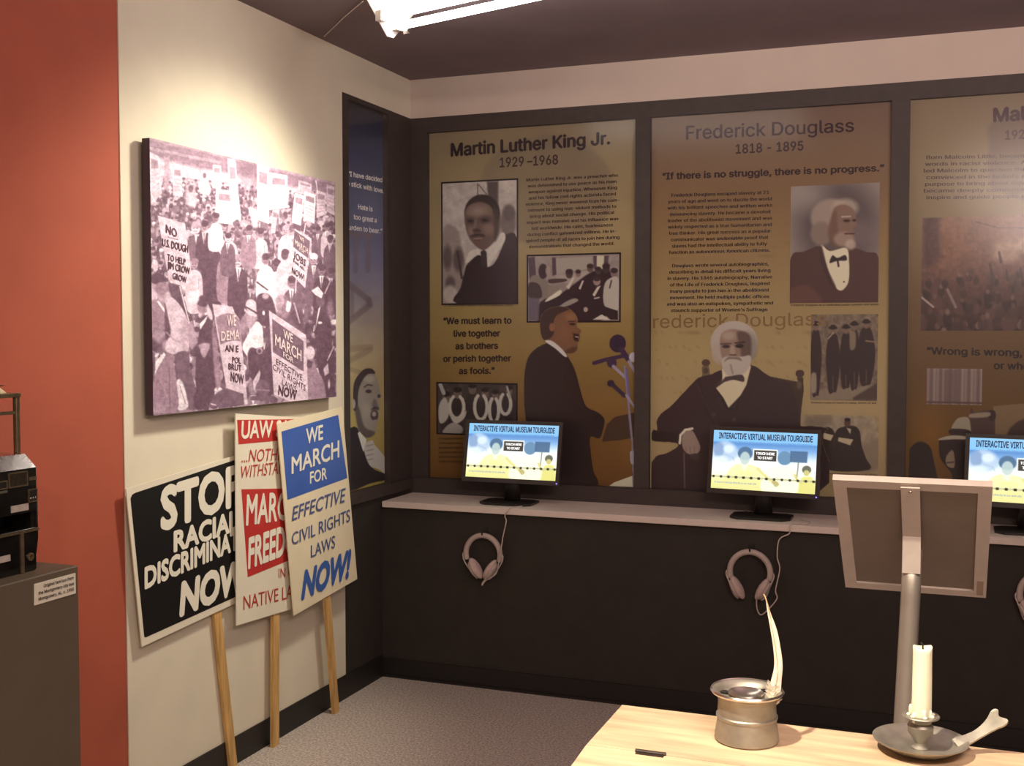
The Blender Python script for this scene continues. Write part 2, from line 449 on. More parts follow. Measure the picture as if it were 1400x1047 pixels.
# left wall, terracotta then cream then black with the opening for the banner
BY0, BY1 = -.612, -.232
S('wall_left', m_red, ((-.2, YN, 0), (-.004, YW, ZC)))
S('wall_left_cream', m_white, ((-.2, YW, .104), (0, -.665, ZC)), ((-.2, YW, 0), (0, -.665, .104)), ((-.2, -.665, ZF), (0, 0, ZC)))
S('wall_left_black', m_black, ((-.2, -.665, 0), (.001, .0, .845)))
S('trim_1', m_frame, ((-.2, -.665, .895), (.002, BY0, ZF)), ((-.2, BY1, .895), (.002, 0, ZF)), ((-.2, BY0, ZHEAD+.05), (.002, BY1, ZF)))
S('trim_2', m_frame, ((-.2, -.665, .845), (.016, 0, .895)))
# back wall: fascia, frame with three openings, knee wall behind the worktop
S('wall_back', m_fascia, ((-.2, 0, ZF), (XR, .2, ZC)))
PX = [(.088, 1.121), (1.19, 2.216), (2.288, 3.32)]
fb = [((.0, 0, ZHEAD), (XR, .2, ZF)), ((0, 0, ZSILL), (PX[0][0], .2, ZHEAD)), ((PX[0][1], 0, ZSILL), (PX[1][0], .2, ZHEAD)),
      ((PX[1][1], 0, ZSILL), (PX[2][0], .2, ZHEAD)), ((PX[2][1], 0, ZSILL), (XR, .2, ZHEAD))]
S('trim_3', m_frame, *fb)
S('trim_4', m_frame, ((.0, -.016, .822), (XR, .2, ZSILL-.004)), ((.0, -.010, ZSILL-.004), (XR, .2, ZSILL)))
S('wall_back_knee', m_black, ((.0, -.315, 0), (XR, 0, .795)))
S('baseboard_back', m_base, ((.0, -.322, 0), (XR, -.3155, .088)), ((.0, -.328, 0), (XR, -.322, .012)))
S('baseboard_left', m_base, ((0.0005, -1.9999, 0), (.006, -.329, .104)), ((.0005, YW, 0), (.006, -1.9999, .104)))
S('wall_right', m_black, ((XR, YN, 0), (XR+.1, .3, ZC)))

# ================================================================ info panels on the back wall
PY = .028          # print plane
def unb(dy=PY): return lambda x, y: un(x, y, 1, dy)
def panel(i, label, ramp):
    x0, x1 = PX[i]
    t = absthing('exhibit_poster', label, 'panel', ((x0+x1)/2, PY, ZSILL)); t['group'] = 'printed history panels in the back wall frame'
    MB().box((x0, PY+.001, ZSILL), (x1, PY+.016, ZHEAD)).build('backing_board', m_bez, t)
    wall_print('printed_sheet', 1, PY, (x0, x1, ZSILL, ZHEAD), 4, ramp, m_print, t, K)
    MB().box((x0+.001, .006, ZSILL+.001), (x1-.001, .010, ZHEAD-.001)).build('glass_pane', m_glass, t)
    return t
DY = PY-.0015
F1 = (570, 150, 3.61); G1 = (570, 400, 3.49); I2 = (880, 130, 3.378); J2 = (880, 400, 3.489); K3 = (1200, 100, 1.745)
N3 = (1240, 130, 3.61); O3 = (1240, 440, 3.74); H1 = (700, 335, 8.235); D2 = (950, 430, 8.056)
def c2p(fr, pts): return [(fr[0]+x/fr[2], fr[1]+y/fr[2]) for x, y in pts]
def inset(name, fr, pts, paint, parent, step=1.0, y=DY, border=None, label=None):
    q = c2p(fr, pts); box = pxbox(1, y, q)
    if border:
        e = .008
        MB().box((box[0]-e, y+.0003, box[2]-e), (box[1]+e, y+.001, box[3]+e)).build('photograph_border', border, parent)
    o = wall_print(name, 1, y, box, step, paint, m_print, parent, K)
    if label: o['label'] = label
    return o
ink = flat((44, 28, 34), 1.); ink2 = flat((62, 42, 42), 1.); dimink = flat((66, 45, 42), 1.); bord = flat((30, 20, 22), 1.)

# ---- first panel
def ramp1(r):
    r.ramp([(150, (112, 92, 76)), (230, (122, 102, 76)), (330, (134, 112, 80)), (420, (132, 108, 66)), (500, (120, 92, 50)), (580, (112, 78, 38)), (660, (98, 62, 28))])
    r.frame(*F1); r.ell(640, 400, 335, 275, (92, 76, 66), .45, 6)
    r.mottle(40, .05, 3)
P1 = panel(0, 'gold history panel headed Martin Luther King Jr., beside the corner', ramp1)
def ph_king(r):
    r.frame(*F1); r.C[:] = (158, 142, 138)
    r.mottle(9, .12, 5)
    r.poly([(128, 600), (200, 590), (225, 700), (240, 760), (225, 850), (195, 950), (125, 955)], (120, 102, 98), .8, 4)
    for a in [(150, 730, 22, 60), (205, 740, 26, 60), (165, 860, 24, 40)]: r.ell(*a, (70, 55, 56), .8, 4)
    r.ell(165, 910, 34, 44, (165, 148, 140), .8, 4); r.line([(200, 700), (222, 830)], 12, (60, 46, 48))
    r.poly([(345, 355), (402, 352), (400, 560), (360, 540)], (72, 56, 58), 1, 3, False)
    r.line([(300, 365), (300, 430)], 6, (96, 80, 78)); r.line([(305, 370), (350, 425)], 6, (96, 80, 78))
    r.ell(450, 555, 40, 82, (96, 80, 80), 1, 5); r.ell(455, 510, 30, 40, (80, 66, 68), 1, 4)
    r.poly([(195, 955), (215, 880), (235, 800), (250, 760), (310, 715), (330, 770), (380, 760), (432, 650), (440, 615), (496, 640), (496, 955)], (42, 27, 31))
    r.poly([(240, 755), (262, 700), (320, 680), (380, 640), (425, 605), (436, 640), (400, 700), (348, 778), (335, 740), (300, 715), (262, 745)], (178, 164, 156))
    r.poly([(314, 700), (330, 690), (344, 702), (348, 778), (318, 778)], (52, 38, 44), 1, 1.2, False)
    r.ell(322, 510, 88, 92, (40, 27, 30), 1, 2)
    r.poly([(236, 540), (244, 490), (275, 462), (320, 455), (362, 475), (384, 520), (398, 560), (396, 620), (378, 655), (335, 692), (300, 680), (262, 640), (242, 590)], (92, 70, 65), 1, 2)
    r.poly([(380, 480), (408, 520), (408, 600), (384, 650), (378, 560)], (58, 42, 42), .8, 4)
    r.ell(300, 500, 44, 24, (138, 114, 106), .75, 10); r.ell(352, 590, 24, 26, (122, 98, 90), .7, 8); r.ell(268, 600, 14, 20, (128, 104, 98), .6, 6)
    r.ell(264, 547, 22, 15, (58, 42, 42), .8, 6); r.ell(336, 542, 26, 16, (56, 40, 41), .8, 6)
    r.ell(264, 550, 12, 5, (30, 20, 22), .9, 2); r.ell(336, 546, 14, 6, (30, 20, 22), .9, 2)
    r.line([(290, 545), (284, 590)], 9, (128, 104, 96), .6, 3); r.poly([(276, 592), (292, 586), (312, 592), (310, 602), (280, 603)], (52, 36, 38), .8, 3)
    r.poly([(266, 622), (292, 611), (330, 616), (334, 626), (300, 624), (270, 630)], (44, 30, 32), .8, 3); r.poly([(276, 634), (328, 630), (314, 646), (288, 648)], (84, 58, 56), .9, 3); r.line([(282, 637), (320, 634)], 5, (150, 132, 124), .7, 2)
    r.mottle(2.5, .05, 7)
inset('photograph', F1, [(128, 365), (492, 365), (492, 952), (128, 952)], ph_king, P1, border=bord)
def ph_meet(r):
    r.frame(*H1); r.C[:] = (128, 112, 108)
    r.mottle(6, .1, 2)
    r.poly([(500, 150), (900, 130), (900, 260), (500, 330)], (140, 126, 118), 1, 1, False)
    for q in [[(180, 140), (255, 130), (270, 330), (200, 400)], [(450, 140), (490, 140), (500, 330), (455, 350)], [(915, 120), (955, 120), (950, 290), (920, 260)], [(1040, 120), (1090, 115), (1080, 220), (1035, 260)]]:
        r.poly(q, (70, 52, 60), 1, 1, False)
    r.poly([(955, 120), (1035, 120), (1030, 270), (955, 260)], (172, 158, 140), 1, 1, False)
    r.poly([(500, 340), (640, 330), (900, 290), (900, 420), (560, 420)], (150, 134, 126), .7, 2)
    r.poly([(320, 640), (560, 540), (900, 300), (1110, 300), (1110, 500), (1030, 840), (640, 850), (290, 860)], (40, 26, 32), 1, 2)
    r.poly([(200, 400), (240, 340), (320, 350), (400, 420), (440, 560), (330, 600), (200, 560)], (112, 98, 92))
    r.poly([(190, 430), (300, 440), (340, 560), (290, 610), (190, 590)], (58, 44, 46))
    r.poly([(180, 590), (310, 600), (300, 850), (180, 850)], (92, 78, 88), 1, 3, False)
    r.ell(350, 295, 52, 85, (52, 36, 40)); r.ell(405, 290, 28, 55, (140, 120, 112), .9, 2)
    r.poly([(380, 640), (400, 600), (530, 510), (560, 530), (520, 575)], (190, 176, 160))
    r.poly([(400, 470), (470, 440), (540, 480), (480, 540), (420, 570)], (120, 104, 96))
    r.poly([(530, 700), (600, 640), (700, 600), (745, 625), (640, 680)], (132, 120, 112))
    r.poly([(420, 385), (600, 380), (600, 410), (430, 430)], (62, 44, 44))
    for x, y, a, b, c in [(645, 325, 40, 50, 60), (745, 320, 30, 40, 110), (955, 405, 42, 50, 130), (880, 260, 36, 46, 84), (970, 290, 34, 42, 60), (1060, 265, 42, 55, 52), (1150, 315, 40, 52, 112)]:
        r.ell(x, y, a, b, (c, c*.8, c*.78)); r.ell(x, y-b*.55, a*1.05, b*.6, (42, 28, 32), .9)
    for q in [[(610, 470), (660, 400), (690, 355), (700, 380), (640, 500)], [(750, 490), (790, 400), (810, 400), (770, 500)], [(905, 560), (960, 470), (1000, 455), (930, 580)]]: r.poly(q, (176, 160, 150), 1, 1, False)
    r.poly([(1035, 470), (1090, 380), (1195, 370), (1200, 600), (1180, 740), (1040, 680)], (158, 144, 136)); r.line([(1120, 400), (1100, 480)], 16, (60, 44, 50))
    r.poly([(1040, 690), (1190, 740), (1195, 840), (1100, 840), (1035, 760)], (40, 26, 32), 1, 1, False)
    r.poly([(910, 840), (1010, 780), (1110, 840)], (180, 166, 158), 1, 1, False)
    r.ell(830, 725, 24, 28, (150, 130, 120)); r.line([(930, 600), (980, 590)], 14, (176, 160, 150))
inset('photograph', H1, [(182, 128), (1205, 128), (1205, 850), (182, 850)], ph_meet, P1, .8, border=bord)
def ph_garland(r):
    r.frame(*G1); r.C[:] = (58, 46, 46); r.mottle(7, .3, 9)
    for x, y, s in [(140, 520, 1.), (195, 500, 1.1), (265, 480, 1.05), (325, 500, 1.), (375, 510, .9), (440, 490, .9)]:
        r.ell(x, y+70*s, 40*s, 70*s, (46, 34, 36)); r.ell(x, y-20, 18*s, 24*s, (96, 78, 72)); r.ell(x, y-36, 19*s, 12*s, (30, 22, 24))
    def gar(x, y, a, b, rot=0.):
        pts = [(x+a*math.sin(t), y-b*math.cos(t)) for t in np.linspace(.5, 5.8, 14)]; r.line(pts, 15, (172, 160, 152))
    gar(190, 545, 34, 55); gar(305, 545, 30, 60); gar(368, 560, 22, 60); gar(422, 530, 26, 50)
    r.poly([(105, 540), (135, 500), (155, 560), (140, 610), (108, 620)], (160, 148, 142)); r.poly([(150, 560), (200, 600), (235, 560), (225, 600), (180, 625)], (165, 152, 145))
    r.line([(112, 440), (128, 480)], 18, (150, 140, 138)); r.line([(430, 450), (445, 500)], 10, (150, 140, 138))
    r.poly([(130, 650), (170, 620), (215, 640), (210, 672), (130, 672)], (140, 128, 124))
inset('photograph', G1, [(100, 440), (473, 440), (473, 668), (100, 668)], ph_garland, P1, border=bord)
def fig_king(r):
    r.frame(*G1)
    r.poly([(905, 930), (940, 905), (1030, 872), (1042, 930)], (184, 172, 152), 1, 1, False)
    r.poly([(882, 712), (906, 628), (945, 592), (1045, 570), (1045, 690), (960, 705)], (62, 42, 30), 1, 1, False)
    r.poly([(640, 240), (600, 248), (560, 272), (530, 310), (515, 370), (510, 450), (512, 540), (520, 620), (522, 700), (545, 830), (560, 928), (848, 928), (842, 850), (832, 780), (828, 690), (870, 697), (888, 655), (895, 605), (865, 572), (815, 548), (795, 515), (778, 455), (755, 370), (730, 320), (712, 296), (672, 268)], (40, 27, 27))
    r.line([(715, 310), (760, 420), (800, 540)], 6, (30, 20, 22), .7); r.line([(700, 320), (690, 470)], 4, (54, 38, 36), .8)
    r.poly([(612, 228), (600, 180), (592, 140), (602, 100), (640, 76), (690, 70), (735, 82), (760, 110), (768, 140), (762, 160), (786, 182), (776, 200), (780, 218), (768, 240), (765, 272), (742, 288), (700, 285), (660, 262)], (106, 70, 50))
    r.poly([(606, 226), (590, 190), (588, 140), (600, 98), (640, 72), (690, 66), (728, 78), (700, 92), (668, 108), (652, 140), (656, 180), (640, 215)], (52, 34, 30))
    r.ell(645, 165, 14, 20, (118, 78, 54)); r.ell(735, 118, 26, 20, (138, 94, 64), .6, 6); r.ell(700, 190, 22, 34, (122, 80, 54), .5, 8)
    r.ell(742, 150, 14, 6, (40, 24, 22)); r.line([(722, 138), (756, 136)], 5, (48, 30, 26))
    r.poly([(748, 200), (776, 206), (768, 218), (774, 232), (750, 226)], (44, 24, 22)); r.line([(756, 210), (770, 212)], 4, (180, 160, 150))
    r.line([(745, 196), (774, 200)], 5, (46, 28, 26)); r.poly([(700, 285), (742, 260), (766, 262), (745, 290)], (70, 44, 34), .8, 3)
    r.poly([(612, 232), (638, 228), (672, 250), (706, 285), (716, 306), (700, 302), (662, 268)], (182, 170, 168))
    r.poly([(830, 600), (870, 578), (892, 605), (885, 650), (862, 660)], (34, 23, 23), 1, 2)
    m1, m2 = (136, 122, 140), (54, 36, 60)
    r.line([(845, 336), (900, 320), (990, 300)], 20, m2); r.ell(958, 242, 40, 43, (44, 29, 48)); r.line([(975, 270), (1010, 320)], 26, m2)
    r.ell(930, 335, 24, 24, m2); r.line([(938, 352), (1000, 410)], 16, m1); r.ell(1032, 308, 20, 24, (172, 160, 172)); r.line([(1012, 330), (1043, 380)], 16, m1)
    r.line([(990, 350), (1005, 480), (1015, 590), (1028, 720), (1036, 925)], 11, (120, 106, 126)); r.line([(1000, 360), (1012, 500)], 10, (96, 78, 130))
    r.ell(925, 433, 18, 17, (44, 29, 48)); r.line([(935, 440), (990, 492)], 20, (52, 36, 54)); r.line([(1000, 490), (1040, 548)], 13, m1)
    r.line([(1027, 765), (1030, 808)], 24, (150, 138, 152))
wall_print('cut_out_portrait', 1, DY-.0012, pxbox(1, DY, c2p(G1, [(505, 60), (1043, 60), (1043, 926), (505, 926)])), .95, fig_king, m_print, P1, K, True, ramp1)['label'] = 'dark-suited man speaking at microphones, printed cut-out'
T = crop(*F1)
text('heading', T([('Martin Luther King Jr.', (166, 230), (955, 168), 62, 60)]), unb(DY), ink, P1, .032)
text('dates', T([('1929 \u20131968', (408, 284), (697, 268), 46)]), unb(DY), ink2, P1, .022)
b1 = ['Martin Luther King Jr. was a preacher who', 'was determined to use peace as his main', 'weapon against injustice. Whenever King', 'and his fellow civil rights activists faced',
      'violence, King never wavered from his com-', 'mitment to using non-violent methods to', 'bring about social change. His political', 'impact was massive and his influence was',
      'felt worldwide. His calm, fearlessness', 'during conflict galvanized millions. He in-', 'spired people of all races to join him during', 'demonstrations that changed the world.']
e1 = [(540, 992), (547, 986), (550, 988), (552, 982), (536, 1000), (548, 984), (558, 975), (542, 995), (565, 968), (545, 985), (538, 1000), (552, 975)]
text('body_text', T([(s, (a, 356+i*30.0-2), (b, 332+i*30.6-2), 15.5) for i, (s, (a, b)) in enumerate(zip(b1, e1))]), unb(DY), ink2, P1, .03, 0, 1)
text('caption', T([('Dr. King stands beside supporters at the church, Montgomery, Alabama', (135, 970), (475, 968), 8)]), unb(DY), ink2, P1, .02, 0, 1)
T = crop(*G1)
text('quotation', T([('\u201cWe must learn to', (125, 150), (452, 147), 30), ('live together', (175, 210), (398, 208), 30), ('as brothers', (183, 270), (388, 267), 30), ('or perish together', (125, 330), (450, 327), 30), ('as fools.\u201d', (200, 388), (372, 386), 30)]), unb(DY), flat((50, 32, 26)), P1, .035)
b1b = ['Dr. King walks with leaders', 'of the movement wearing', 'garlands given to them by', 'supporters on the long', 'march from Selma to the', 'capitol at Montgomery']
text('small_text', T([(s, (105, 700+i*22), (220, 700+i*22), 10) for i, s in enumerate(b1b)]), unb(DY), flat((64, 42, 26)), P1, .02, 0, 1)

# ---- second panel
def ramp2(r):
    r.ramp([(140, (94, 70, 60)), (200, (102, 77, 60)), (260, (106, 78, 54)), (330, (120, 92, 60)), (420, (134, 110, 74)), (480, (146, 122, 84)), (560, (150, 126, 92)), (670, (142, 118, 84))])
    r.frame(*J2); c = (96, 72, 44)
    for k in range(5):      # faint handwriting behind the figure
        y = 190+k*72; pts = [(60+i*9, y+8*math.sin(i*1.1+k)+5*math.sin(i*.37+k*2)) for i in range(0, 82)]
        r.line(pts, 2.2, c, .28)
    r.line([(45, 180), (300, 195), (600, 180), (790, 190)], 3, c, .4)
    r.frame(*I2); r.line([(120, 752), (400, 738), (640, 745), (700, 742)], 3, c, .4); r.line([(560, 715), (640, 690), (690, 680)], 3, c, .35)
P2 = panel(1, 'brown history panel headed Frederick Douglass, between two dark posts', ramp2)
def ph_doug(r):
    r.frame(*I2); r.C[:] = (120, 104, 98)
    r.ell(900, 600, 190, 210, (74, 60, 62), .9, 30); r.ell(760, 470, 90, 60, (138, 124, 116), .6, 25); r.ell(1010, 640, 90, 60, (112, 92, 92), .5, 20)
    r.poly([(680, 750), (740, 722), (820, 695), (880, 720), (960, 705), (1030, 725), (1085, 750), (1085, 965), (678, 965)], (66, 40, 38))
    r.poly([(680, 900), (760, 880), (820, 960), (680, 965)], (92, 58, 50), .6, 6)
    r.poly([(818, 690), (860, 720), (935, 705), (948, 760), (948, 850), (930, 890), (905, 902), (875, 872), (845, 790)], (188, 172, 150))
    r.poly([(822, 695), (850, 800), (890, 890), (860, 870), (815, 760)], (52, 30, 32), .8, 2)
    r.ell(868, 565, 96, 86, (132, 112, 102), 1, 5); r.ell(820, 640, 50, 55, (112, 92, 84), 1, 5); r.ell(930, 520, 60, 42, (150, 130, 118), .8, 6)
    r.poly([(880, 520), (930, 505), (975, 535), (980, 580), (984, 605), (968, 615), (972, 660), (930, 690), (885, 690), (862, 640), (868, 570)], (110, 82, 72), 1, 3)
    r.poly([(868, 560), (890, 540), (900, 640), (930, 690), (880, 700), (850, 640)], (94, 64, 54), .8, 4)
    r.ell(938, 580, 16, 7, (52, 30, 30)); r.ell(972, 578, 9, 6, (52, 30, 30)); r.line([(915, 562), (955, 560)], 6, (160, 140, 128))
    r.ell(925, 665, 46, 34, (130, 104, 94), 1, 4); r.ell(955, 690, 24, 24, (158, 136, 122), .8, 4); r.line([(930, 640), (972, 640)], 7, (70, 40, 38))
    r.poly([(858, 775), (872, 740), (895, 752), (930, 738), (938, 762), (905, 765), (885, 768)], (36, 24, 30)); r.line([(895, 755), (900, 790)], 9, (36, 24, 30))
    r.ell(925, 862, 4, 4, (70, 50, 40))
inset('photograph', I2, [(680, 422), (1083, 422), (1083, 957), (680, 957)], ph_doug, P2, label='colour-tinted bust portrait of a white-haired man')
def ph_sold(r):
    r.frame(*J2); r.C[:] = (102, 84, 72); r.mottle(5, .28, 4)
    r.poly([(798, 470), (1115, 440), (1115, 512), (798, 512)], (122, 104, 90), .9, 3, False)
    r.poly([(1000, 500), (1115, 430), (1115, 512), (1000, 512)], (62, 44, 42), .9, 3, False)
    for x, w, y0, y1 in [(822, 27, 150, 490), (903, 34, 168, 475), (965, 30, 165, 455), (1005, 26, 150, 460), (1062, 42, 140, 440)]:
        r.poly([(x-w*.6, y0+40), (x, y0+22), (x+w*.6, y0+40), (x+w, y0+130), (x+w*.9, y0+210), (x+w*.5, y1-8), (x+w*.1, y1), (x-w*.6, y1), (x-w*.9, y0+205), (x-w, y0+130)], (46, 31, 32))
        r.ell(x, y0+14, 14, 18, (104, 80, 70)); r.ell(x, y0, 21, 8, (34, 22, 25)); r.ell(x, y0-6, 14, 9, (34, 22, 25))
        r.line([(x, y0+230), (x, y1-10)], 5, (96, 78, 68), .6)
    r.poly([(985, 190), (1010, 190), (1010, 260), (985, 270)], (128, 110, 92), .8, 2); r.line([(1060, 230), (1100, 235)], 7, (120, 95, 80)); r.line([(880, 220), (905, 190)], 6, (140, 120, 106))
    r.poly([(800, 390), (822, 390), (822, 470), (800, 470)], (150, 132, 116), .8, 2)
inset('photograph', J2, [(799, 104), (1113, 104), (1113, 511), (799, 511)], ph_sold, P2)
def ph_read(r):
    r.frame(*J2); r.C[:] = (146, 124, 92)
    r.poly([(755, 600), (860, 585), (1000, 585), (1100, 600), (1118, 700), (1118, 845), (850, 845), (860, 700), (755, 640)], (136, 118, 100), 1, 8)
    r.mottle(6, .13, 8); r.poly([(780, 590), (890, 585), (890, 625), (780, 640)], (104, 86, 72), .6, 6)
    r.poly([(1000, 760), (1116, 700), (1116, 845), (960, 845)], (116, 98, 84), .8, 6)
    r.poly([(915, 665), (950, 640), (1000, 635), (1030, 660), (1040, 730), (1060, 790), (1075, 845), (880, 845), (890, 760)], (42, 29, 28))
    r.poly([(856, 655), (900, 650), (915, 700), (900, 760), (856, 800)], (48, 34, 32)); r.ell(972, 622, 15, 20, (70, 48, 42)); r.ell(972, 606, 15, 9, (28, 18, 20))
    r.poly([(930, 690), (1000, 700), (985, 728), (926, 708)], (168, 148, 122), 1, 1, False); r.poly([(858, 668), (905, 680), (892, 706), (858, 696)], (176, 156, 130), 1, 1, False)
    r.poly([(968, 645), (990, 650), (985, 675)], (160, 142, 128), 1, 1, False)
inset('photograph', J2, [(757, 588), (1118, 588), (1118, 846), (757, 846)], ph_read, P2)
def fig_doug(r):
    r.frame(*J2); sk = (126, 100, 88)
    r.poly([(278, 350), (312, 350), (318, 400), (278, 405)], (96, 76, 62), 1, 1, False); r.ell(297, 334, 21, 17, (74, 50, 44)); r.ell(296, 372, 12, 14, (70, 56, 44))
    r.poly([(600, 398), (735, 425), (730, 405), (762, 405), (764, 470), (752, 560), (748, 640), (600, 640)], (56, 41, 33), 1, 1, False)
    r.ell(745, 386, 22, 19, (66, 44, 40)); r.ell(742, 440, 12, 20, (96, 84, 64), .7, 3)
    r.poly([(372, 368), (320, 390), (262, 405), (225, 440), (185, 482), (130, 540), (85, 575), (62, 612), (64, 655), (44, 655), (42, 706), (150, 716), (160, 735), (110, 765), (48, 795), (42, 945), (842, 945), (850, 700), (880, 650), (800, 635), (745, 632), (738, 560), (700, 440), (640, 420), (580, 385), (510, 345)], (50, 33, 35))
    r.poly([(44, 660), (165, 668), (160, 715), (42, 704)], (40, 26, 26), 1, 2, False)
    r.line([(262, 408), (300, 560), (345, 640)], 5, (38, 24, 27), .8); r.line([(345, 455), (400, 552), (440, 560), (500, 360)], 8, (38, 25, 28)); r.line([(250, 430), (330, 600)], 5, (66, 46, 44), .6)
    for p in [(335, 580), (430, 605), (345, 640)]: r.ell(*p, 9, 9, (70, 48, 42))
    r.poly([(372, 366), (385, 360), (505, 345), (512, 352), (490, 440), (462, 490), (405, 549), (380, 500), (345, 455), (380, 430)], (186, 168, 142), 1, 1.2, False)
    r.ell(432, 238, 114, 104, (156, 140, 132), 1, 3); r.ell(500, 262, 48, 72, (120, 106, 100), .8, 8); r.ell(360, 290, 38, 55, (152, 134, 124), .8, 6)
    r.poly([(363, 240), (372, 195), (410, 175), (455, 178), (498, 200), (508, 260), (502, 310), (470, 345), (400, 345), (372, 305)], sk, 1, 2)
    r.poly([(445, 190), (500, 195), (515, 250), (505, 320), (470, 330), (462, 270)], (76, 56, 52), .85, 4); r.ell(405, 205, 32, 22, (156, 134, 122), .7, 6)
    r.ell(393, 257, 19, 8, (54, 38, 38)); r.ell(457, 254, 20, 10, (40, 27, 28)); r.line([(368, 245), (415, 243)], 6, (66, 48, 48)); r.line([(436, 240), (482, 236)], 6, (44, 30, 32))
    r.poly([(416, 255), (432, 258), (436, 292), (412, 294)], (148, 124, 112), .8, 2); r.line([(412, 297), (440, 297)], 5, (60, 40, 40))
    r.poly([(374, 318), (395, 304), (425, 303), (470, 305), (508, 300), (510, 340), (480, 385), (430, 400), (392, 388), (373, 350)], (160, 145, 136), 1, 2)
    r.poly([(384, 330), (400, 308), (425, 306), (455, 308), (468, 325), (440, 318), (405, 318)], (96, 76, 70), .8, 2); r.line([(415, 345), (425, 385)], 10, (126, 110, 106), .8)
    r.poly([(350, 440), (385, 405), (415, 398), (470, 392), (478, 425), (430, 416), (390, 425)], (64, 48, 50)); r.poly([(378, 372), (392, 388), (386, 405), (374, 420)], (190, 172, 150), 1, 1, False)
    r.poly([(182, 700), (195, 665), (228, 655), (252, 690), (270, 735), (258, 765), (222, 772), (190, 748)], (136, 112, 104)); 
    for x in (200, 220, 240): r.line([(x, 735), (x+4, 770)], 3, (96, 74, 70), .8)
    r.line([(172, 718), (176, 680), (198, 655), (232, 648)], 11, (198, 184, 166)); r.line([(192, 765), (196, 930)], 6, (92, 70, 64))
    r.poly([(225, 770), (262, 770), (262, 800), (225, 790)], (60, 44, 42))
wall_print('cut_out_portrait', 1, DY-.0012, pxbox(1, DY, c2p(J2, [(41, 130), (885, 130), (885, 938), (41, 938)])), .95, fig_doug, m_print, P2, K, True, ramp2)['label'] = 'white-haired bearded man seated in a dark coat, printed cut-out'
T = crop(*I2)
text('heading', T([('Frederick Douglass', (196, 205), (972, 168), 62, 58)]), unb(DY), flat((54, 32, 40)), P2, .012)
text('dates', T([('1818 - 1895', (425, 270), (738, 254), 42)]), unb(DY), flat((58, 36, 40)), P2, .022)
text('quotation', T([('\u201cIf there is no struggle, there is no progress.\u201d', (85, 390), (1112, 350), 30)]), unb(DY), flat((54, 34, 38)), P2, .03)
b2 = ['Frederick Douglass escaped slavery at 21', 'years of age and went on to dazzle the world', 'with his brilliant speeches and written works', 'denouncing slavery. He became a devoted', 'leader of the abolitionist movement and was', 'widely respected as a true humanitarian and',
      'free thinker. His great success as a popular', 'communicator was undeniable proof that', 'slaves had the intellectual ability to fully', 'function as autonomous American citizens.']
e2 = [(128, 580), (112, 592), (110, 595), (120, 585), (112, 594), (112, 592), (116, 588), (126, 576), (130, 570), (116, 584)]
L_ = [(s, (a, 470+i*29.3), (b, 456+i*29.6), 15) for i, (s, (a, b)) in enumerate(zip(b2, e2))]
b3 = ['Douglass wrote several autobiographies,', 'describing in detail his difficult years living', 'in slavery. His 1845 autobiography, Narrative', 'of the Life of Frederick Douglass, inspired', 'many people to join him in the abolitionist', 'movement. He held multiple public offices', 'and was also an outspoken, sympathetic and', "staunch supporter of Women's Suffrage"]
e3 = [(132, 578), (118, 586), (110, 594), (122, 582), (122, 580), (122, 580), (107, 598), (126, 572)]
L_ += [(s, (a, 795+i*29.5), (b, 786+i*30.1), 15) for i, (s, (a, b)) in enumerate(zip(b3, e3))]
text('body_text', T(L_), unb(DY), flat((50, 32, 34)), P2, .03, 0, 1)
text('caption', T([('Frederick Douglass as a celebrated public speaker and writer', (680, 974), (1085, 970), 9)]), unb(DY), flat((50, 32, 34)), P2, .02, 0, 1)
T = crop(*J2)
text('caption', T([('Federal troops on leave in camp, winter of war', (800, 528), (1112, 530), 8), ('Frederick Douglass at home in his library', (860, 866), (1115, 872), 8)]), unb(DY), flat((50, 32, 34)), P2, .02, 0, 1)
text('faint_lettering', T([('Frederick Douglass', (-8, 170), (870, 155), 62)]), unb(DY), flat((116, 92, 58), 1.45), P2, -.004, 0)

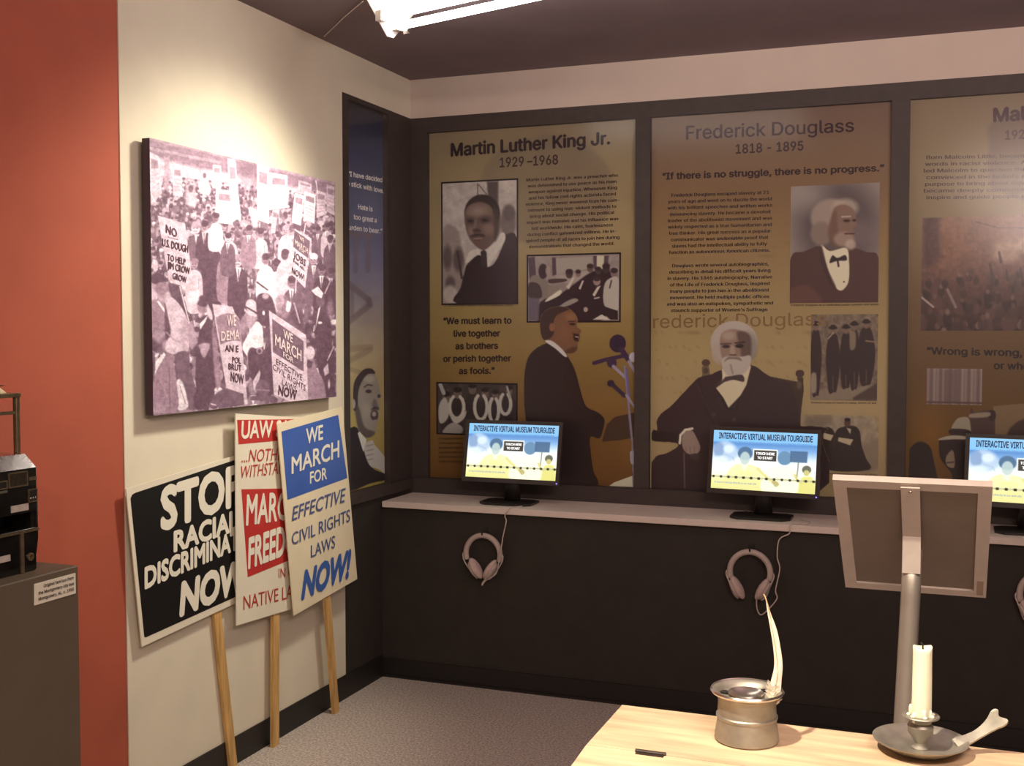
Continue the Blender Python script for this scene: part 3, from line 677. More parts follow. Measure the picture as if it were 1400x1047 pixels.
# ---- third panel (runs on past the picture's right edge)
def ramp3(r):
    r.ramp([(130, (108, 88, 70)), (220, (116, 96, 72)), (300, (112, 92, 66)), (420, (96, 70, 48)), (520, (88, 62, 36)), (600, (92, 62, 26)), (700, (84, 54, 24))])
    r.frame(*N3); r.poly([(425, 130), (700, 60), (1000, 120), (1050, 500), (800, 600), (620, 540), (470, 480), (410, 440), (405, 250)], (84, 64, 60), .55, 5)
    r.frame(*O3); r.ell(120, 560, 70, 130, (132, 86, 30), .35, 30)
P3 = panel(2, 'brown history panel cut off by the right edge, headed Mal...', ramp3)
def mixc(a, b, f): return tuple(a[i]*(1-f)+b[i]*f for i in range(3))
def ph_rally(r):
    r.frame(*N3); r.C[:] = (112, 78, 66)
    n = len(r.X); r.ramp([(295, (122, 88, 74)), (340, (112, 76, 62)), (380, (90, 60, 54)), (452, (50, 32, 33))])
    r.poly([(75, 600), (160, 600), (175, 800), (90, 860)], (70, 46, 48), .9, 8, False); r.ell(210, 730, 60, 110, (118, 80, 60), .5, 30)
    r.ell(490, 770, 70, 55, (146, 118, 98), .8, 8); r.ell(600, 740, 60, 40, (150, 124, 104), .8, 6)
    r.line([(340, 625), (450, 655), (600, 655), (800, 640)], 5, (76, 52, 48)); r.mottle(5, .16, 12)
    rng = random.Random(4)
    for i in range(240):
        x = rng.uniform(60, 1250); y = rng.uniform(860, 1190); s = 9+(y-860)/28
        r.ell(x, y+s*2.2, s*1.5, s*2, mixc((48, 32, 33), (84, 58, 54), rng.random()), .9, 2); r.ell(x, y, s*.7, s*.9, mixc((70, 48, 44), (118, 92, 80), rng.random()**2), .8, 2)
    for x, y in [(410, 860), (455, 800), (490, 890), (560, 880), (700, 850)]: r.line([(x, y-25), (x+8, y+25)], 12, (62, 40, 40)); r.line([(x+14, y), (x+30, y+180)], 4, (78, 54, 48), .8)
    r.line([(75, 1000), (130, 1045)], 10, (150, 126, 118)); r.line([(200, 960), (240, 1045)], 14, (124, 102, 98), .8)
inset('photograph', N3, [(76, 606), (1270, 606), (1270, 1162), (76, 1162)], ph_rally, P3)
def ph_pages(r):
    r.frame(*O3); r.C[:] = (112, 92, 88)
    for k in range(18):
        c = [(128, 108, 102), (96, 76, 74), (140, 120, 112)][k % 3]; r.line([(110+k*16, 240), (106+k*16, 420)], 11, c, .8)
    r.poly([(190, 245), (262, 240), (262, 415), (186, 415)], (92, 72, 70), .7, 3, False)
    for k in range(24): r.line([(104, 255+k*7), (380, 255+k*7)], 2, (80, 60, 60), .35)
    r.line([(104, 410), (380, 415)], 10, (74, 54, 52), .9)
inset('photograph', O3, [(102, 240), (382, 240), (382, 420), (102, 420)], ph_pages, P3)
def fig_x(r):
    r.frame(*O3)
    r.poly([(20, 640), (70, 610), (120, 640), (140, 720), (160, 830), (160, 1040), (12, 1040), (12, 700)], (38, 26, 25), 1, 3)
    r.poly([(440, 430), (600, 415), (1100, 415), (1300, 800), (1300, 1040), (440, 1040)], (112, 88, 64), 1, 2, False)
    r.poly([(320, 480), (350, 462), (440, 455), (450, 540), (440, 1040), (320, 1040)], (66, 46, 44), 1, 2); r.ell(435, 478, 20, 28, (46, 30, 34)); r.poly([(325, 470), (420, 462), (415, 485), (325, 490)], (140, 122, 106), .9, 2)
    r.poly([(165, 600), (200, 585), (300, 590), (320, 700), (320, 1040), (240, 1040), (232, 800), (200, 740), (168, 690)], (40, 27, 28))
    r.poly([(228, 560), (250, 500), (290, 485), (320, 500), (320, 590)], (136, 122, 106), 1, 2); r.poly([(212, 560), (240, 545), (320, 555), (325, 592), (240, 590)], (44, 30, 32), 1, 1)
    r.poly([(160, 604), (180, 590), (230, 580), (305, 586), (302, 600), (240, 600)], (148, 132, 116)); r.poly([(200, 690), (232, 655), (244, 700), (240, 745), (205, 735)], (118, 98, 82)); r.line([(206, 720), (238, 716)], 6, (44, 30, 32))
    r.poly([(500, 600), (640, 480), (800, 470), (860, 620), (840, 760), (1000, 900), (1000, 1040), (480, 1040)], (60, 42, 38), 1, 3)
wall_print('cut_out_portrait', 1, DY-.0012, pxbox(1, DY, c2p(O3, [(12, 410), (1330, 410), (1330, 800), (12, 930)])), 1.1, fig_x, m_print, P3, K, True, ramp3)['label'] = 'men in brimmed hats, printed cut-out'
T = crop(*N3)
text('heading', T([('Malcolm X', (425, 132), (905, 100), 66)]), unb(DY), flat((62, 38, 48), 1.2), P3, .032)
text('dates', T([('1925 - 1965', (484, 220), (820, 200), 44)]), unb(DY), flat((70, 46, 48), 1.3), P3, .022)
b4 = ['Born Malcolm Little, became a leader whose', 'words in racist violence. At an early age he', 'led Malcolm to question the world, and then', 'convinced in the beliefs of his faith, with a', 'purpose to bring about equal rights he soon', 'became deeply committed. His words still', 'inspire and guide people everywhere now.']
text('body_text', T([(s, (95+(i % 3)*-6, 316+i*33), (900+(i % 2)*20, 302+i*33.5), 18) for i, s in enumerate(b4)]), unb(DY), flat((70, 46, 46), 1.2), P3, .03, 0, 1)
T = crop(*O3)
text('quotation', T([('\u201cWrong is wrong, no matter who does it', (100, 165), (1270, 190), 36), ('or who says it.\u201d', (443, 240), (860, 250), 36)]), unb(DY), flat((48, 32, 34)), P3, .03)

# ================================================================ banner in the left wall opening
BXP = -.03
def rampB(r):
    r.ramp([(140, (22, 21, 30)), (200, (38, 38, 60)), (280, (58, 60, 84)), (350, (84, 80, 104)), (410, (112, 102, 110)), (452, (128, 114, 104)), (500, (136, 118, 92)), (560, (130, 112, 72)), (660, (124, 104, 52))])
    r.mottle(22, .07, 3); r.frame(460, 140, 2.91); c = (84, 68, 74)
    r.line([(30, 520), (136, 530)], 22, c, .55)
    for x in (40, 76, 124): r.line([(x, 525), (x, 670)], 19, c, .55, 2)
    r.line([(10, 690), (128, 785), (132, 805), (40, 880)], 24, c, .6, 2); r.line([(62, 740), (62, 850)], 16, c, .5, 2)
    r.frame(460, 480, 5.24); r.line([(60, -10), (245, -30)], 42, (104, 86, 74), .5, 2); r.line([(240, -10), (80, 75)], 42, (104, 86, 74), .5, 2); r.line([(80, 120), (240, 180)], 36, (104, 86, 74), .45, 2)
t = absthing('wall_banner', 'tall narrow blue-to-gold banner set in the black left wall, portrait at its foot', 'banner', (BXP, (BY0+BY1)/2, .895))
MB().box((BXP-.014, BY0-.0, .896), (BXP-.001, BY1, ZHEAD+.049)).build('backing_board', m_bez, t)
wall_print('printed_sheet', 0, BXP, (BY0, BY1, .896, ZHEAD+.049), 1.5, rampB, m_print, t, K*1.5)
def fig_b(r):
    r.frame(460, 480, 5.24); sk = (116, 104, 98)
    r.poly([(60, 620), (110, 545), (158, 565), (200, 720), (250, 830), (350, 880), (372, 915), (250, 945), (60, 985)], (32, 26, 30))
    r.poly([(128, 330), (126, 260), (150, 182), (200, 132), (250, 130), (278, 175), (302, 235), (314, 285), (322, 330), (304, 348), (308, 395), (304, 455), (292, 520), (272, 598), (215, 618), (160, 568), (132, 430)], sk, 1, 1.4)
    r.poly([(120, 400), (122, 250), (150, 178), (200, 128), (252, 124), (278, 160), (225, 165), (180, 222), (155, 300), (152, 400), (135, 430)], (46, 38, 42))
    r.poly([(135, 420), (160, 400), (200, 540), (270, 575), (268, 602), (215, 622), (160, 572)], (62, 52, 52), .85, 3)
    r.ell(123, 378, 13, 34, (128, 116, 108)); r.ell(238, 200, 36, 26, (146, 134, 124), .6, 4); r.ell(216, 420, 26, 50, (134, 122, 112), .5, 5)
    r.ell(230, 288, 22, 13, (48, 38, 42)); r.line([(198, 258), (225, 240), (256, 246)], 9, (54, 42, 46)); r.ell(305, 322, 12, 13, (48, 38, 42))
    r.poly([(256, 375), (275, 340), (298, 395), (285, 412), (262, 400)], (82, 70, 70), .8, 2)
    r.poly([(246, 420), (270, 398), (300, 402), (302, 420), (270, 416)], (48, 38, 42)); r.ell(272, 458, 28, 40, (56, 42, 48)); r.ell(270, 450, 14, 18, (134, 118, 112)); r.ell(278, 500, 16, 10, (120, 106, 102))
    r.poly([(152, 588), (165, 575), (215, 630), (210, 680), (192, 722)], (160, 150, 146), 1, 1, False)
    r.poly([(200, 705), (212, 655), (258, 638), (275, 670), (330, 735), (372, 790), (388, 800), (388, 870), (350, 880), (300, 845), (245, 825), (215, 770)], (142, 132, 130))
    for y in (680, 715, 748, 782): r.line([(215, y), (262, y-12)], 6, (92, 82, 82), .8)
o = wall_print('cut_out_portrait', 0, BXP+.0015, pxbox(0, BXP+.0015, [(471, 502), (533.5, 502), (533.5, 664), (471, 672)]), .8, fig_b, m_print, t, K*1.5, True, rampB)
o['label'] = 'man looking upward with clasped hand, printed cut-out'
T = crop(460, 140, 2.91)
text('quotation', T([('\u201cI have decided', (46, 292), (182, 318), 19), ('to stick with love.', (34, 328), (188, 362), 19), ('Hate is', (86, 424), (144, 434), 19), ('too great a', (68, 464), (160, 478), 19), ('burden to bear.\u201d', (36, 504), (182, 522), 19)]),
     lambda x, y: un(x, y, 0, BXP+.002), flat((150, 142, 160), 3.4), t, .022, 0, 2)
MB().box((-.006, BY0+.001, .897), (-.003, BY1-.001, ZHEAD+.048)).build('glass_pane', m_glass, t)

# ================================================================ photograph canvas on the cream wall
CX = .05
cy0, cy1 = un(204.5, 188, 0, CX)[1], un(458, 252, 0, CX)[1]
cz0, cz1 = 1.333, 2.228
CB = (cy0, cy1, cz0, cz1)
t = absthing('photograph_canvas', 'large purple-toned crowd photograph of a protest march hung on the cream wall', 'picture', (0, (cy0+cy1)/2, cz0))
MB().box((.018, cy0, cz0), (CX-.0015, cy1, cz1), .002).build('stretcher_frame', m_purple, t)
MB().box((0, cy0+.15, cz0+.2), (.018, cy1-.15, cz1-.2)).build('hanging_cleat', m_woodx, t)
A4 = (150, 180, 4.761); B4 = (300, 180, 4.761); C5 = (180, 380, 5.2375); D5 = (320, 380, 5.2375)
dk, dk2, md, md2, lt, hi = (82, 56, 68), (104, 78, 90), (146, 116, 128), (172, 144, 156), (212, 188, 196), (240, 226, 228)
def mix(a, b, f): return tuple(a[i]*(1-f)+b[i]*f for i in range(3))
def paint_crowd(r):
    r.ramp([(180, (196, 168, 178)), (225, (214, 190, 198)), (270, (204, 180, 190)), (330, (140, 112, 124)), (570, (120, 92, 104))])
    # distant lawn, trees and far kerb along the top
    r.poly([(200, 186), (330, 218), (462, 252), (462, 268), (330, 240), (262, 228), (200, 208)], (132, 102, 116), .9, 5)
    r.poly([(200, 184), (300, 208), (462, 248), (462, 254), (300, 214), (200, 190)], (168, 140, 150), .8, 2)
    r.line([(205, 203), (300, 222)], 4, (170, 142, 152)); r.line([(205, 240), (310, 250)], 2.5, (168, 140, 152), .8)
    r.poly([(330, 216), (352, 222), (352, 262), (330, 262)], dk2, .5, 6); r.mottle(5, .1, 1)
    rng = random.Random(11)
    # rows of people, far ones small, near ones large
    n = 0
    for row in range(34):
        f = row/33; yb = 256+f**1.15*300; sz = 2.3+f**1.2*6.6; x = 203+rng.random()*8
        while x < 466:
            y = yb+rng.uniform(-3, 3)*(1+f)+(x-330)*.10*(1-f)+max(0, 250-x)*.1*(1-f)
            body = mix(dk, lt, rng.choice([0, .05, .1, .2, .3, .75, 1.])) if f < .6 else mix(dk, lt, rng.choice([0, .03, .1, .2, .45]))
            s = sz*rng.uniform(.85, 1.15)
            r.poly([(x-s*1.25, y+s*5), (x-s*1.3, y+s*2.2), (x-s*.5, y+s*1.1), (x+s*.5, y+s*1.1), (x+s*1.3, y+s*2.2), (x+s*1.2, y+s*5)], body, .95, 1.2, False)
            if f > .25 and rng.random() < .5: r.poly([(x-s*.35, y+s*1.1), (x+s*.3, y+s*1.1), (x, y+s*2.8)], hi, .85, 1, False)
            face = mix(dk2, lt, rng.random()*.75)
            r.ell(x, y, s*.72, s*1.05, face, .95, 1.)
            if rng.random() < .75: r.ell(x+s*.1, y-s*.55, s*.75, s*.6, dk if rng.random() < .8 else hi, .9, 1.)
            r.ell(x-s*.25, y+s*.25, s*.25, s*.3, mix(face, hi, .5), .5, 1)
            x += s*rng.uniform(1.9, 3.1)
    # light column of figures
    r.frame(*A4)
    r.poly([(355, 145), (385, 150), (392, 250), (380, 380), (352, 380)], md2, .9, 2, False); r.ell(370, 152, 14, 20, md, .9)
    r.poly([(500, 360), (545, 340), (560, 480), (500, 470)], lt, .8, 4); r.ell(528, 370, 16, 26, dk2); r.ell(617, 285, 12, 18, dk2)
    r.poly([(585, 330), (640, 320), (655, 400), (600, 400)], hi, .9, 3)
    # far placards
    def card(pts, head=True, c=lt):
        r.poly(pts, c, 1, 1, False)
        if head:
            a, b, c_, d = [np.array(p) for p in pts]
            l = lambda u, v: tuple(a*(1-u)*(1-v)+b*u*(1-v)+c_*u*v+d*(1-u)*v)
            r.poly([l(.15, .12), l(.88, .12), l(.88, .32), l(.15, .32)], md, .9, 1, False)
            for k in range(4): r.line([l(.15, .45+k*.12), l(.85, .45+k*.12)], 6, md2, .7)
    card([(258, 130), (318, 160), (340, 400), (270, 480)]); card([(408, 222), (468, 226), (474, 425), (412, 415)])
    card([(672, 215), (725, 222), (722, 372), (668, 365)], True, hi); card([(768, 172), (812, 185), (856, 560), (800, 560)], True, lt); card([(692, 372), (800, 385), (800, 605), (688, 590)], True, hi)
    r.frame(*B4)
    card([(52, 175), (104, 190), (135, 560), (80, 590)], True, hi); card([(245, 212), (322, 230), (322, 600), (245, 570)], True, hi); card([(325, 265), (442, 285), (442, 490), (325, 510)], True, hi)
    card([(515, 315), (600, 340), (598, 420), (510, 400)]); card([(490, 400), (552, 415), (530, 610), (470, 590)], True, hi); card([(552, 390), (628, 410), (618, 600), (548, 560)], True, hi)
    card([(632, 380), (692, 398), (690, 540), (632, 560)]); card([(697, 340), (748, 360), (748, 545), (697, 520)]); card([(345, 500), (382, 515), (362, 660), (335, 660)], True, lt)
    r.poly([(412, 380), (450, 400), (440, 490), (400, 480)], hi, .8, 3); r.poly([(205, 500), (250, 520), (245, 620), (210, 600)], hi, .8, 4)
    for x0, y0, x1, y1 in [(262, 590, 262, 700), (560, 600, 545, 690), (385, 510, 390, 600), (628, 320, 640, 400)]: r.line([(x0, y0), (x1, y1)], 5, hi)
    # middle rank of marchers in suits
    def man(x, y, s, coat, face, hairc=dk, lean=0, shirt=True, h=8):
        r.poly([(x-s*1.4, y+s*h), (x-s*1.6, y+s*3.6), (x-s*1.1, y+s*1.9), (x-s*.4, y+s*1.2), (x+s*.5, y+s*1.2), (x+s*1.3, y+s*2.), (x+s*1.6, y+s*4), (x+s*1.4, y+s*h)], coat, 1, 1.2)
        if shirt:
            r.poly([(x-s*.45+lean, y+s*1.1), (x+s*.45+lean, y+s*1.1), (x-s*.1+lean, y+s*3.4)], hi, .95, 1, False); r.line([(x+lean*1.1, y+s*1.4), (x-s*.05+lean, y+s*3)], s*.18, dk, .8)
        r.ell(x, y, s*.72, s*1.0, face, 1, 1); r.ell(x+s*.12, y-s*.5, s*.74, s*.62, hairc, 1, 1)
        r.ell(x-s*.28, y+s*.1, s*.14, s*.1, dk, .8, 1); r.ell(x+s*.25, y+s*.1, s*.14, s*.1, dk, .8, 1); r.line([(x-s*.25, y+s*.55), (x+s*.25, y+s*.55)], s*.14, dk, .7)
        r.line([(x+s*.9, y+s*2.4), (x+s*.8, y+s*5)], s*.12, mix(coat, dk, .5), .8)
    r.frame(*A4)
    man(560, 625, 40, dk2, lt, md2, 10, True, 10); man(665, 710, 42, dk, md2, dk, -5, True, 10); man(615, 615, 34, dk, md2, dk); man(755, 775, 36, md, lt, md2, 0, True, 9)
    man(690, 560, 30, hi, md, dk, 0, False, 7); man(790, 690, 28, lt, lt, md2); man(550, 860, 34, lt, md2, md, 0, False, 9)
    r.frame(*B4)
    man(120, 840, 40, dk, lt, md2, 5, True, 9); man(265, 660, 32, lt, md, dk, 0, False, 7); man(190, 640, 30, md, md, dk); man(55, 690, 30, dk2, lt, dk); man(430, 640, 30, lt, md2, md2, 0, False, 7)
    man(300, 830, 36, hi, md, dk, 0, False, 8); man(370, 870, 36, hi, dk2, dk, 0, False, 8); man(425, 800, 34, lt, dk2, dk, 0, False, 8); man(470, 980, 40, dk2, md, dk)
    man(640, 640, 24, dk2, md, dk); man(700, 620, 24, lt, md, dk); man(720, 700, 26, dk2, dk2, dk); man(610, 830, 36, dk2, md2, hi, 5); man(665, 900, 34, dk, md, dk); man(725, 920, 32, dk, dk2, dk)
    r.poly([(240, 960), (262, 930), (300, 990), (325, 1030), (290, 1047), (250, 1010)], hi, 1, 2); r.ell(275, 985, 22, 32, dk, 1, 2, -.5)
    # foreground people
    r.frame(*C5)
    r.poly([(118, 20), (180, 20), (190, 120), (160, 350), (118, 360)], lt, .9, 3); r.poly([(125, 180), (200, 160), (260, 240), (250, 360), (130, 360)], md, 1, 2); r.line([(190, 170), (260, 270)], 16, hi)
    r.ell(190, 40, 46, 60, md2, 1, 2); r.ell(185, 5, 55, 42, dk, 1, 2)
    r.poly([(255, 60), (345, 60), (360, 90), (410, 300), (380, 420), (330, 500), (240, 400)], dk, .9, 2)
    r.poly([(240, 150), (290, 140), (350, 200), (400, 300), (412, 400), (405, 520), (330, 545), (250, 530), (240, 470), (280, 400), (262, 280)], lt, 1, 1.5)
    r.poly([(350, 300), (400, 300), (408, 500), (370, 530)], md2, .6, 4); r.line([(250, 390), (300, 440), (350, 460)], 12, md2, .7); r.ell(228, 120, 44, 62, md2, 1, 1.5); r.ell(215, 75, 52, 46, md, 1, 2); r.ell(260, 135, 22, 36, lt, .8, 3)
    r.poly([(310, 550), (405, 530), (420, 640), (460, 800), (462, 930), (400, 930), (370, 800), (330, 700)], dk2, 1, 1.5)
    r.poly([(395, 330), (425, 320), (470, 440), (450, 490), (420, 500)], md2, 1, 2); r.line([(345, 60), (412, 320)], 7, hi)
    r.poly([(320, 745), (360, 738), (395, 850), (400, 930), (322, 932)], hi, .9, 2); r.line([(345, 770), (385, 900)], 6, md)
    r.poly([(490, 300), (545, 265), (580, 330), (590, 480), (602, 600), (600, 790), (470, 800), (458, 640), (468, 500), (480, 420)], dk, 1, 1.5); r.poly([(470, 790), (590, 790), (560, 920), (450, 925)], dk, 1, 1.5)
    r.poly([(575, 360), (612, 480), (636, 700), (628, 780), (600, 760)], md, .9, 2); r.poly([(485, 330), (545, 268), (530, 310), (490, 370)], hi, 1, 1, False)
    r.ell(508, 195, 40, 62, md, 1, 1.5); r.ell(510, 165, 42, 42, dk, 1, 2); r.poly([(480, 480), (520, 465), (562, 478), (530, 560), (505, 560), (490, 510)], md2, 1, 2)
    r.poly([(400, 130), (470, 80), (480, 160), (430, 190)], hi, .9, 3); r.poly([(545, 190), (580, 270), (570, 300), (540, 260)], lt, 1, 2)
    r.poly([(140, 950), (150, 760), (172, 680), (240, 540), (280, 550), (305, 620), (322, 760), (325, 945)], md, 1, 1.5); r.line([(268, 640), (275, 930)], 7, dk2, .8); r.line([(200, 720), (255, 850)], 8, md2, .6)
    r.poly([(160, 640), (170, 600), (232, 530), (242, 552), (190, 640), (160, 710)], hi, 1, 1, False); r.poly([(128, 560), (165, 540), (165, 700), (140, 760), (130, 700)], dk, .9, 2)
    r.ell(185, 450, 52, 88, dk2, 1, 1.5); r.ell(190, 410, 46, 52, md2, .8, 5); r.ell(160, 490, 26, 50, dk, .8, 4); r.ell(232, 480, 12, 28, md2, .8, 2)
    r.poly([(125, 880), (200, 900), (240, 955), (130, 955)], md2, .7, 4)
    r.poly([(560, 900), (600, 830), (680, 790), (780, 820), (800, 910), (560, 922)], dk2, 1, 2); r.line([(570, 900), (600, 910)], 10, lt)
    r.frame(*D5)
    r.poly([(60, 500), (90, 420), (130, 350), (160, 310), (200, 340), (208, 420), (205, 490), (160, 510), (100, 600), (92, 560)], hi, 1, 1.5); r.ell(112, 290, 42, 60, md2, 1, 1.5); r.poly([(48, 300), (80, 270), (95, 340), (70, 400), (45, 380)], md, .9, 2)
    r.ell(128, 205, 42, 54, lt, 1, 1.5, -.5); r.poly([(75, 215), (100, 240), (168, 262), (162, 278), (110, 268), (72, 235)], lt, 1, 1, False); r.line([(82, 205), (160, 250)], 12, dk)
    r.poly([(165, 130), (240, 110), (290, 190), (300, 330), (200, 340), (165, 260)], dk, 1, 2); r.ell(205, 40, 50, 44, hi, 1, 1.5, .5); r.line([(165, 30), (240, 85)], 12, dk); r.ell(212, 250, 9, 16, hi); r.ell(225, 130, 24, 20, lt, .8, 2)
    r.poly([(115, 500), (200, 520), (262, 500), (280, 700), (270, 840), (180, 860), (100, 620)], dk, 1, 2); r.ell(182, 520, 22, 24, md2); r.ell(182, 524, 14, 15, dk)
    r.poly([(135, 740), (182, 660), (190, 680), (160, 820), (140, 800)], lt, 1, 1, False); r.ell(205, 790, 50, 60, dk2, 1, 2); r.line([(135, 860), (280, 860)], 34, dk2); r.line([(155, 800), (255, 805)], 9, md)
    r.poly([(560, 270), (610, 195), (680, 260), (700, 420), (690, 640), (655, 800), (600, 640), (580, 430)], dk, 1, 1.5); r.poly([(580, 370), (605, 220), (620, 200), (598, 300)], hi, 1, 1, False); r.line([(575, 340), (570, 380)], 6, hi); r.ell(615, 320, 15, 9, hi)
    r.ell(620, 160, 34, 42, dk2, 1, 2); r.poly([(555, 90), (600, 60), (640, 110), (625, 145), (580, 120)], hi, .95, 1.2, False); r.poly([(640, 60), (700, 20), (718, 120), (700, 200), (660, 200)], dk, .9, 2); r.line([(690, 20), (650, 110)], 7, lt)
    r.ell(690, 220, 22, 60, md, .8, 4); r.poly([(640, 620), (700, 520), (718, 480), (718, 860), (650, 860)], dk, 1, 2); r.line([(668, 590), (715, 490)], 7, lt); r.poly([(640, 650), (672, 610), (680, 680), (650, 700)], lt, .95, 1.2, False); r.ell(680, 760, 8, 32, lt, .9)
    r.ell(545, 535, 34, 48, lt, 1, 1.5); r.poly([(525, 600), (575, 590), (590, 650), (640, 740), (650, 870), (520, 875), (522, 660)], md, 1, 1.5); r.poly([(520, 590), (560, 600), (555, 640), (525, 640)], dk, .9, 2)
    r.poly([(300, 140), (380, 130), (400, 240), (360, 290), (310, 250)], md, .8, 3); r.ell(330, 165, 30, 38, md2); r.poly([(380, 165), (410, 185), (395, 240), (372, 230)], hi, .9, 1.5)
    r.poly([(400, 250), (480, 240), (500, 380), (440, 340)], dk, .8, 3); r.poly([(430, 60), (470, 40), (500, 90), (505, 230), (440, 170)], dk2, .8, 3); r.ell(530, 370, 30, 44, dk, .9, 3); r.line([(430, 180), (470, 320)], 10, lt, .8)
    # near placards
    r.frame(*A4); r.poly([(312, 545), (490, 598), (550, 1030), (385, 975)], lt, 1, 1, False); r.line([(380, 686), (445, 704)], 5, dk)
    r.frame(*B4); r.poly([(490, 632), (600, 695), (558, 1018), (445, 902)], lt, 1, 1, False); r.poly([(488, 640), (590, 712), (578, 825), (480, 750)], dk2, 1, 1, False); r.line([(500, 960), (495, 1047)], 8, lt)
    r.frame(*C5); r.poly([(578, 185), (722, 205), (738, 250), (770, 292), (832, 905), (808, 905), (800, 830), (700, 795), (678, 788)], lt, 1, 1, False)
    r.poly([(602, 285), (640, 262), (690, 250), (740, 262), (772, 300), (785, 455), (740, 448), (690, 455), (635, 478)], md, 1, 1, False)
    r.frame(*D5); r.poly([(250, 232), (515, 408), (532, 880), (420, 890), (285, 835)], lt, 1, 1, False); r.poly([(272, 290), (498, 452), (498, 670), (278, 530)], dk2, 1, 1, False)
    r.T = lambda p: p; r.sc = 1
    L = .17; r.C = r.C*(1-L)+L*np.array((200, 178, 186)); r.mottle(1.7, .11, 21); r.mottle(4.5, .13, 31)
KC = np.array([.96, 1., 1.12])*1.12
wall_print('printed_photograph', 0, CX, CB, .8, paint_crowd, m_canvas, t, KC)
unc = lambda x, y: un(x, y, 0, CX+.0012)
ci_d = flat((92, 66, 78), 1.); ci_l = flat((226, 206, 212), 1.)
sl = dict(res=2, hand=True)
text('placard_lettering', crop(*A4)([('NO', (366, 655), (438, 690), 52), ('U.S. DOUGH', (343, 742), (510, 788), 48), ('TO HELP', (376, 835), (494, 868), 40), ('JIM CROW', (376, 888), (522, 930), 44), ('GROW', (410, 955), (500, 986), 40)]), unc, ci_d, t, .02, **sl)
text('placard_lettering', crop(*B4)([('JOBS', (480, 815), (562, 880), 44), ('FOR ALL', (480, 848), (555, 905), 16), ('NOW!', (470, 918), (553, 975), 42)]), unc, ci_d, t, .015, .15, **sl)
text('placard_lettering', crop(*B4)([('WE', (520, 700), (550, 722), 26), ('MARCH', (490, 735), (575, 795), 36), ('FOR', (518, 770), (552, 795), 16)]), unc, ci_l, t, .01, **sl)
text('placard_lettering', crop(*C5)([('WE', (682, 345), (748, 340), 74), ('DEMA', (640, 450), (772, 436), 66)]), unc, ci_l, t, .02, **sl)
text('placard_lettering', crop(*C5)([('AN E', (668, 525), (765, 530), 46), ('POL', (720, 606), (782, 612), 42), ('BRUT', (694, 652), (786, 668), 44), ('NOW', (710, 738), (802, 762), 68)]), unc, ci_d, t, .012, **sl)
text('placard_lettering', crop(*D5)([('WE', (352, 425), (420, 464), 58), ('MARCH', (293, 478), (482, 596), 76), ('FOR', (350, 562), (425, 610), 36)]), unc, ci_l, t, .02, **sl)
text('placard_lettering', crop(*D5)([('EFFECTIVE', (300, 615), (490, 736), 42), ('CIVIL RIGHTS', (278, 652), (513, 812), 42), ('LAWS', (343, 765), (446, 818), 42)]), unc, ci_d, t, 0, .1, **sl)
text('placard_lettering', crop(*D5)([('NOW', (315, 832), (452, 872), 66)]), unc, ci_d, t, .03, .15, **sl)

# ================================================================ protest signs leaning on the wall
E2 = (150, 540, 2.065)
def sign(label, bx, quad, stick, sx, colour):
    """bx: board front plane, quad: board corners TL TR BR BL, stick: centre top and foot (points read in E2), sx: stick back plane"""
    q = c2p(E2, quad); st = c2p(E2, stick)
    foot = un(st[1][0], st[1][1], 0, sx+.008)
    t = absthing('protest_sign', label, 'placard', (sx+.008, float(foot[1]), 0), 'protest placards leaning on the cream wall')
    W = [un(x, y, 0, bx) for x, y in q]
    # rounded, faintly bowed card
    nu, nv = 14, 16; v = []; f = []
    for s_ in (0, -.004):
        for j in range(nv+1):
            for i in range(nu+1):
                a, b = i/nu, j/nv
                p = W[0]*(1-a)*(1-b)+W[1]*a*(1-b)+W[2]*a*b+W[3]*(1-a)*b
                v.append(p+np.array([s_, 0, 0]))
    N = (nu+1)*(nv+1)
    for j in range(nv):
        for i in range(nu):
            a = j*(nu+1)+i; f.append((a, a+1, a+nu+2, a+nu+1)); f.append((N+a+nu+1, N+a+nu+2, N+a+1, N+a))
    edge = [i for i in range(nu+1)]+[(j+1)*(nu+1)-1 for j in range(1, nv+1)]+[nv*(nu+1)+i for i in range(nu-1, -1, -1)]+[j*(nu+1) for j in range(nv-1, 0, -1)]
    for k in range(len(edge)): a, b = edge[k], edge[(k+1) % len(edge)]; f.append((a, N+a, N+b, b))
    MB().add(v, f).build('board', colour, t)
    A, B = un(st[0][0], st[0][1], 0, sx), un(st[1][0], st[1][1], 0, sx)
    d = B-A; d /= np.linalg.norm(d); up = A-d*.34; base = B+d*((B[2]-0.0)/max(-d[2], .1))
    c = (up+base)/2; hl = np.linalg.norm(up-base)/2; Y = np.cross(d, [1, 0, 0]); Y /= np.linalg.norm(Y)
    MB().obox(c+np.array([.0075, 0, 0]), (1, 0, 0), Y, d, .0074, .0205, hl).build('stick', m_stick, t)
    return t
def flatquad(name, pts, bx, m, t, off=.0008, sm=False):
    P = c2p(E2, pts)
    if sm: P = smooth_loop(P, 4)
    W = [un(p[0], p[1], 0, bx+off) for p in P]
    return MB().prism(W, (-off*.6, 0, 0)).build(name, m, t)
m_cardw = mat('cream_poster_card', (.78, .72, .58), .55, noise=.03, nscale=8)
m_cardb = mat('yellowed_poster_card', (.80, .70, .50), .55, noise=.04, nscale=6)
i_blk = mat('black_poster_ink', (.010, .009, .009), .4); i_wht = mat('white_poster_ink', (.82, .78, .66), .55)
i_red = mat('red_poster_ink', (.50, .035, .030), .5, noise=.08, nscale=12); i_blu = mat('blue_poster_ink', (.045, .11, .42), .45, noise=.05, nscale=9)
i_red2 = mat('brick_red_lettering', (.45, .045, .035), .5); i_blu2 = mat('slate_blue_lettering', (.085, .11, .26), .5)
TE = crop(*E2)
b1x = .024
